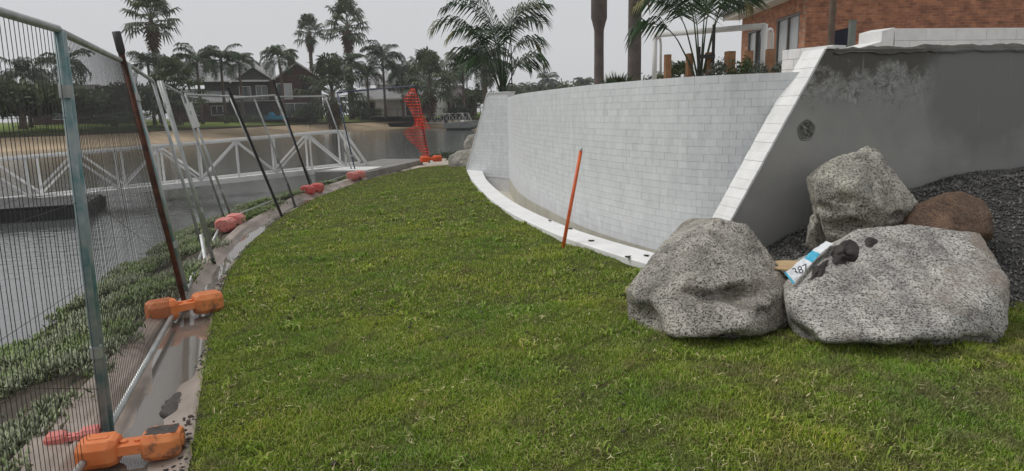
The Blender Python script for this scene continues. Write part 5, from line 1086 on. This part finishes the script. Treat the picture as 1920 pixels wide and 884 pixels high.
# low white block walls on the terrace
def block_wall(label, A, Bp, z0, z1, th, courses, per):
    A, Bp = Vector(A), Vector(Bp); d = Bp - A; L_ = d.length; o = thing('block_wall', label, 'wall', (A.x, A.y, 0), math.atan2(d.y, d.x), 'low white block walls'); ch = (z1 - z0) / courses
    mb = MB(); mb.box((L_ / 2, th / 2, (z0 + z1) / 2 - .01), (L_ - .02, th - .016, z1 - z0 - .02)); mb.build('core', m_grout, o)
    for c_ in range(courses):
        n = per
        for k in range(n + (c_ % 2)):
            a = (k - .5 * (c_ % 2)) / n * L_; b = a + L_ / n; a, b = max(a, 0), min(b, L_)
            if b - a < .03: continue
            mb = MB(); mb.box(((a + b) / 2, th / 2, z0 + (c_ + .5) * ch), (b - a - .004, th, ch - .004)); mb.build('block', m_cope, o, bevel=.003)
    return o
a, b = Y(1466, 110, 7.3), Y(1560, 110, 6.75); block_wall('short white block upstand behind the raked coping', (a.x, a.y, 0), (b.x, b.y, 0), 1.70, 2.115, .2, 4, 4)
a, b = Y(1678, 70, 8.6), Y(1960, 70, 8.9); block_wall('white block planter wall before the brick house', (a.x, a.y, 0), (b.x, b.y, 0), 1.70, 2.45, .35, 5, 5)
o = thing('block_wall', 'white raked capping wall running up to the planter wall', 'wall', group='low white block walls')
a0, a1 = Y(1590, 90, 8.2), Y(1676, 64, 8.6); dv = Vector((a1.x - a0.x, a1.y - a0.y, 0)); nn = Vector((-dv.y, dv.x, 0)).normalized() * .3
zA, zB, zC = 2.18, 2.33, 2.46
P = [(a0.x, a0.y, 1.7), (a1.x, a1.y, 1.7), (a1.x, a1.y, zB), (a0.x, a0.y, zA - .02)]
MB().add([Vector(p) for p in P] + [Vector(p) + nn for p in P], [(0, 1, 2, 3), (7, 6, 5, 4), (0, 4, 5, 1), (1, 5, 6, 2), (2, 6, 7, 3), (3, 7, 4, 0)]).build('capping', m_cope, o)
mq = a1 - dv * .28; P = [(mq.x, mq.y, 1.7), (a1.x, a1.y, 1.7), (a1.x, a1.y, zC), (mq.x, mq.y, zC - .05)]
MB().add([Vector(p) - nn * .01 for p in P] + [Vector(p) + nn * 1.01 for p in P], [(0, 1, 2, 3), (7, 6, 5, 4), (0, 4, 5, 1), (1, 5, 6, 2), (2, 6, 7, 3), (3, 7, 4, 0)]).build('end_block', m_cope, o)

# brick house on the terrace
H0 = Vector((9.15, 21.5, TZ - .1)); hd = Vector((1, .0, 0)); ha = math.atan2(hd.y, hd.x)
o = thing('brick_house', 'red brick house with dark gutter and aluminium windows above the pool', 'house', H0, ha)
HH = 6.2; EZ = 4.9 - H0.z
def bwall(o, name, L_, z1, holes, loc, rz, th=.25):
    xs = sorted({0, L_, *[h[0] for h in holes], *[h[1] for h in holes]}); zs = sorted({0, z1, *[h[2] for h in holes], *[h[3] for h in holes]}); mb = MB()
    for i in range(len(xs) - 1):
        for j in range(len(zs) - 1):
            cx, cz = (xs[i] + xs[i + 1]) / 2, (zs[j] + zs[j + 1]) / 2
            if any(h[0] < cx < h[1] and h[2] < cz < h[3] for h in holes): continue
            mb.box((cx, th / 2, cz), (xs[i + 1] - xs[i], th, zs[j + 1] - zs[j]))
    w_ = mb.build(name, m_brick, o); w_.location = loc; w_.rotation_euler.z = rz; return w_
bwall(o, 'front_wall', 14, HH, [], (.002, -.25, 0), 0)
sw = bwall(o, 'side_wall', 5.5, EZ - .05, [(3.45, 5.3, .9, 2.8), (.7, 2.35, .1, 2.7)], (.0, 5.5, 0), R(-90), .24)
def sw_window(x0, x1, z0, z1, mull, glass):
    mb = MB(); t = .07
    for z in (z0, z1): mb.box(((x0 + x1) / 2, .05, z), (x1 - x0 + t, .10, t))
    for k in range(mull + 2): mb.box((x0 + (x1 - x0) * k / (mull + 1), .05, (z0 + z1) / 2), (t, .094, z1 - z0 - t))
    f = mb.build('window_frame', m_alframe, sw)
    for k in range(mull + 1):
        m2 = MB(); a = x0 + (x1 - x0) * k / (mull + 1); b = x0 + (x1 - x0) * (k + 1) / (mull + 1); m2.box(((a + b) / 2, .08, (z0 + z1) / 2), (b - a - .02, .012, z1 - z0 - .02)); m2.build('pane', glass[k % len(glass)], sw)
sw_window(3.5, 5.25, .95, 2.75, 1, [m_glassl, m_glassl]); sw_window(.75, 2.3, .15, 2.65, 1, [m_glassl, m_glass])
mb = MB(); mb.box((-.28, 2.6, EZ - .02), (.62, 6.6, .05)); ev = mb.build('soffit', m_soffit, o)
mb = MB(); mb.box((-.61, 2.6, EZ + .05), (.04, 6.7, .24)); mb.build('fascia', m_soffit, ev)
mb = MB(); mb.box((-.70, 2.6, EZ + .17), (.13, 6.8, .13)); mb.build('gutter', m_fascia, ev, bevel=.03)
mb = MB(); mb.add([(-.7, -.75, EZ + .2), (-.7, 5.95, EZ + .2), (6, 5.95, EZ + 3.0), (6, -.75, EZ + 3.0), (-.7, -.75, EZ + .08), (-.7, 5.95, EZ + .08), (6, 5.95, EZ + 2.88), (6, -.75, EZ + 2.88)], [(0, 3, 2, 1), (4, 5, 6, 7), (0, 1, 5, 4), (1, 2, 6, 5), (2, 3, 7, 6), (3, 0, 4, 7)]); mb.build('roof', m_roofd, o)
q = Y(1629, 61, 21.4); o2 = thing('wall_light', 'small cream light fitting on the brick wall', 'light fitting', q); mb = MB(); mb.box((0, 0, 0), (.17, .12, .08)); mb.build('cap', m_soffit, o2, bevel=.01); mb = MB(); mb.box((0, 0, -.06), (.09, .08, .05)); mb.build('lens', m_dark, o2)
q = Y(1557, 70, 10.5); o2 = thing('slim_palm', 'slim ringed palm trunk in front of the brick wall', 'palm tree', (q.x, q.y, TZ)); mb, tp = trunk_geo((0, 0, -.1), (.03, 0, 3.6), .052, .042, 30, .0); mb.build('trunk', m_trunk2, o2, smooth=True)
mbp = MB(); rnd = random.Random(3)
for k in range(9): frond_geo(mbp, tp, k * 2.4, R(rnd.choice([60, 40, 20])), 1.5, R(110), 20, .45, .02, rnd, .6)
mbp.build('crown', m_frond, o2)
q = Y(1579, 70, 11.0); o2 = thing('navy_bin', 'dark navy plastic sheet panel leaning between trunk and grey post', 'panel', (q.x, q.y, TZ)); mb = MB(); hz = Y(1579, 52, 11).z - TZ
mb.add([(x, y_, z) for y_ in (-.02, .02) for x, z in ((-.14, 0), (.14, 0), (.14, hz + .02), (.06, hz - .01), (-.14, hz - .05))], [(0, 1, 2, 3, 4), (9, 8, 7, 6, 5)] + [(i, 5 + i, 5 + (i + 1) % 5, (i + 1) % 5) for i in range(5)]); mb.build('sheet', m_navy, o2); mb = MB(); mb.bar((-.14, -.03, .1), (.14, -.03, .1), .02, .04); mb.build('batten', m_black, o2)
q = Y(1599, 40, 10.8); o2 = thing('grey_post', 'square grey green post before the brick wall', 'post', (q.x, q.y, TZ)); mb = MB(); mb.box((0, 0, (q.z - TZ) / 2), (.085, .085, q.z - TZ)); mb.build('post', m_greypost, o2, bevel=.004); mb = MB(); mb.box((0, 0, q.z - TZ + .006), (.1, .1, .012)); mb.build('cap', m_greypost, o2)

# ------------------------------------------------------------------ torn cement bag and cardboard between the boulders
o = thing('paper_bag', 'torn white and cyan printed paper bag wedged between the boulders', 'bag')
LE = [(1471, 512), (1484, 503), (1497, 490), (1510, 482), (1526, 467), (1549, 453)]; RE = [(1488, 533), (1499, 520), (1512, 505), (1526, 489), (1541, 473), (1563, 457)]; dep = [4.50, 4.58, 4.66, 4.75, 4.84, 4.92]
def strip(name, i0, i1, mat):
    mb = MB(); V = []; n = 12; m_ = 7
    for k in range(n + 1):
        f = i0 + (i1 - i0) * k / n; a_, b_ = [(np.interp(f, range(6), [p[0] for p in E_]), np.interp(f, range(6), [p[1] for p in E_])) for E_ in (LE, RE)]; y_ = np.interp(f, range(6), dep)
        for j in range(m_):
            q = j / (m_ - 1); jx = 1.2 * mn.noise(Vector((f * 3.1, q * 2, 7)))
            V.append(Y(a_[0] + (b_[0] - a_[0]) * q + jx, a_[1] + (b_[1] - a_[1]) * q + jx, y_ + .10 * (.5 - q) + .022 * mn.noise(Vector((f * 1.7, q * 2.2, 3))) + .008 * mn.noise(Vector((f * 6, q * 6, 1)))))
    mb.add(V, [(k * m_ + j, k * m_ + j + 1, (k + 1) * m_ + 1 + j, (k + 1) * m_ + j) for k in range(n) for j in range(m_ - 1)])
    ob = mb.build(name, mat, o); sm = ob.modifiers.new('thickness', 'SOLIDIFY'); sm.thickness = .003; return ob
strip('paper_end', 0, .22, m_cyan); strip('paper_lower', .22, 2.75, m_paper); strip('cyan_band', 2.75, 3.8, m_cyan); strip('paper_top', 3.8, 5, m_paper)
cu = bpy.data.curves.new('print', 'FONT'); cu.body = '387'; cu.size = .075; cu.extrude = .0008; cu.align_x = 'CENTER'; cu.align_y = 'CENTER'
to = bpy.data.objects.new('print', cu); C.objects.link(to); dg = bpy.context.evaluated_depsgraph_get(); me = bpy.data.meshes.new_from_object(to.evaluated_get(dg)); bpy.data.objects.remove(to)
pr = link('printed_digits', me, m_ink, o)
ctr = Y(1501, 507, 4.575); xa = (Y(1514, 502, 4.575) - Y(1489, 511, 4.575)).normalized(); nz = (CAM - ctr).normalized(); nz = (nz - xa * nz.dot(xa)).normalized(); ya = nz.cross(xa)
pr.matrix_world = Matrix(((xa.x, ya.x, nz.x, ctr.x), (xa.y, ya.y, nz.y, ctr.y), (xa.z, ya.z, nz.z, ctr.z), (0, 0, 0, 1)))
q = Y(1483, 497, 4.95); mb = MB(); ring = [(q.x + math.cos(a) * .19 * (1 + .08 * math.sin(3 * a)), q.y + math.sin(a) * .16, q.z) for a in np.linspace(0, 6.283, 22)[:-1]]
mb.prism(ring, q.z - .012, q.z); cb = mb.build('cardboard_piece', m_card, label='wet tan cardboard scrap on the gravel behind the front boulder', cat='cardboard', bevel=.002)

# ------------------------------------------------------------------ drizzle haze
mb = MB(); mb.box((0, 420, 9), (1500, 1060, 23)); hz_ = mb.build('haze', None or m_dark, kind='stuff', label='thin grey drizzle haze filling the air over the canal', cat='haze')
hm = bpy.data.materials.new('haze_air'); hm.use_nodes = True; ht = hm.node_tree; ht.nodes.clear(); vo_ = ht.nodes.new('ShaderNodeOutputMaterial'); pv = ht.nodes.new('ShaderNodeVolumePrincipled')
pv.inputs['Color'].default_value = (.93, .94, .96, 1); pv.inputs['Density'].default_value = .0006; ht.links.new(pv.outputs[0], vo_.inputs['Volume']); hz_.data.materials[0] = hm
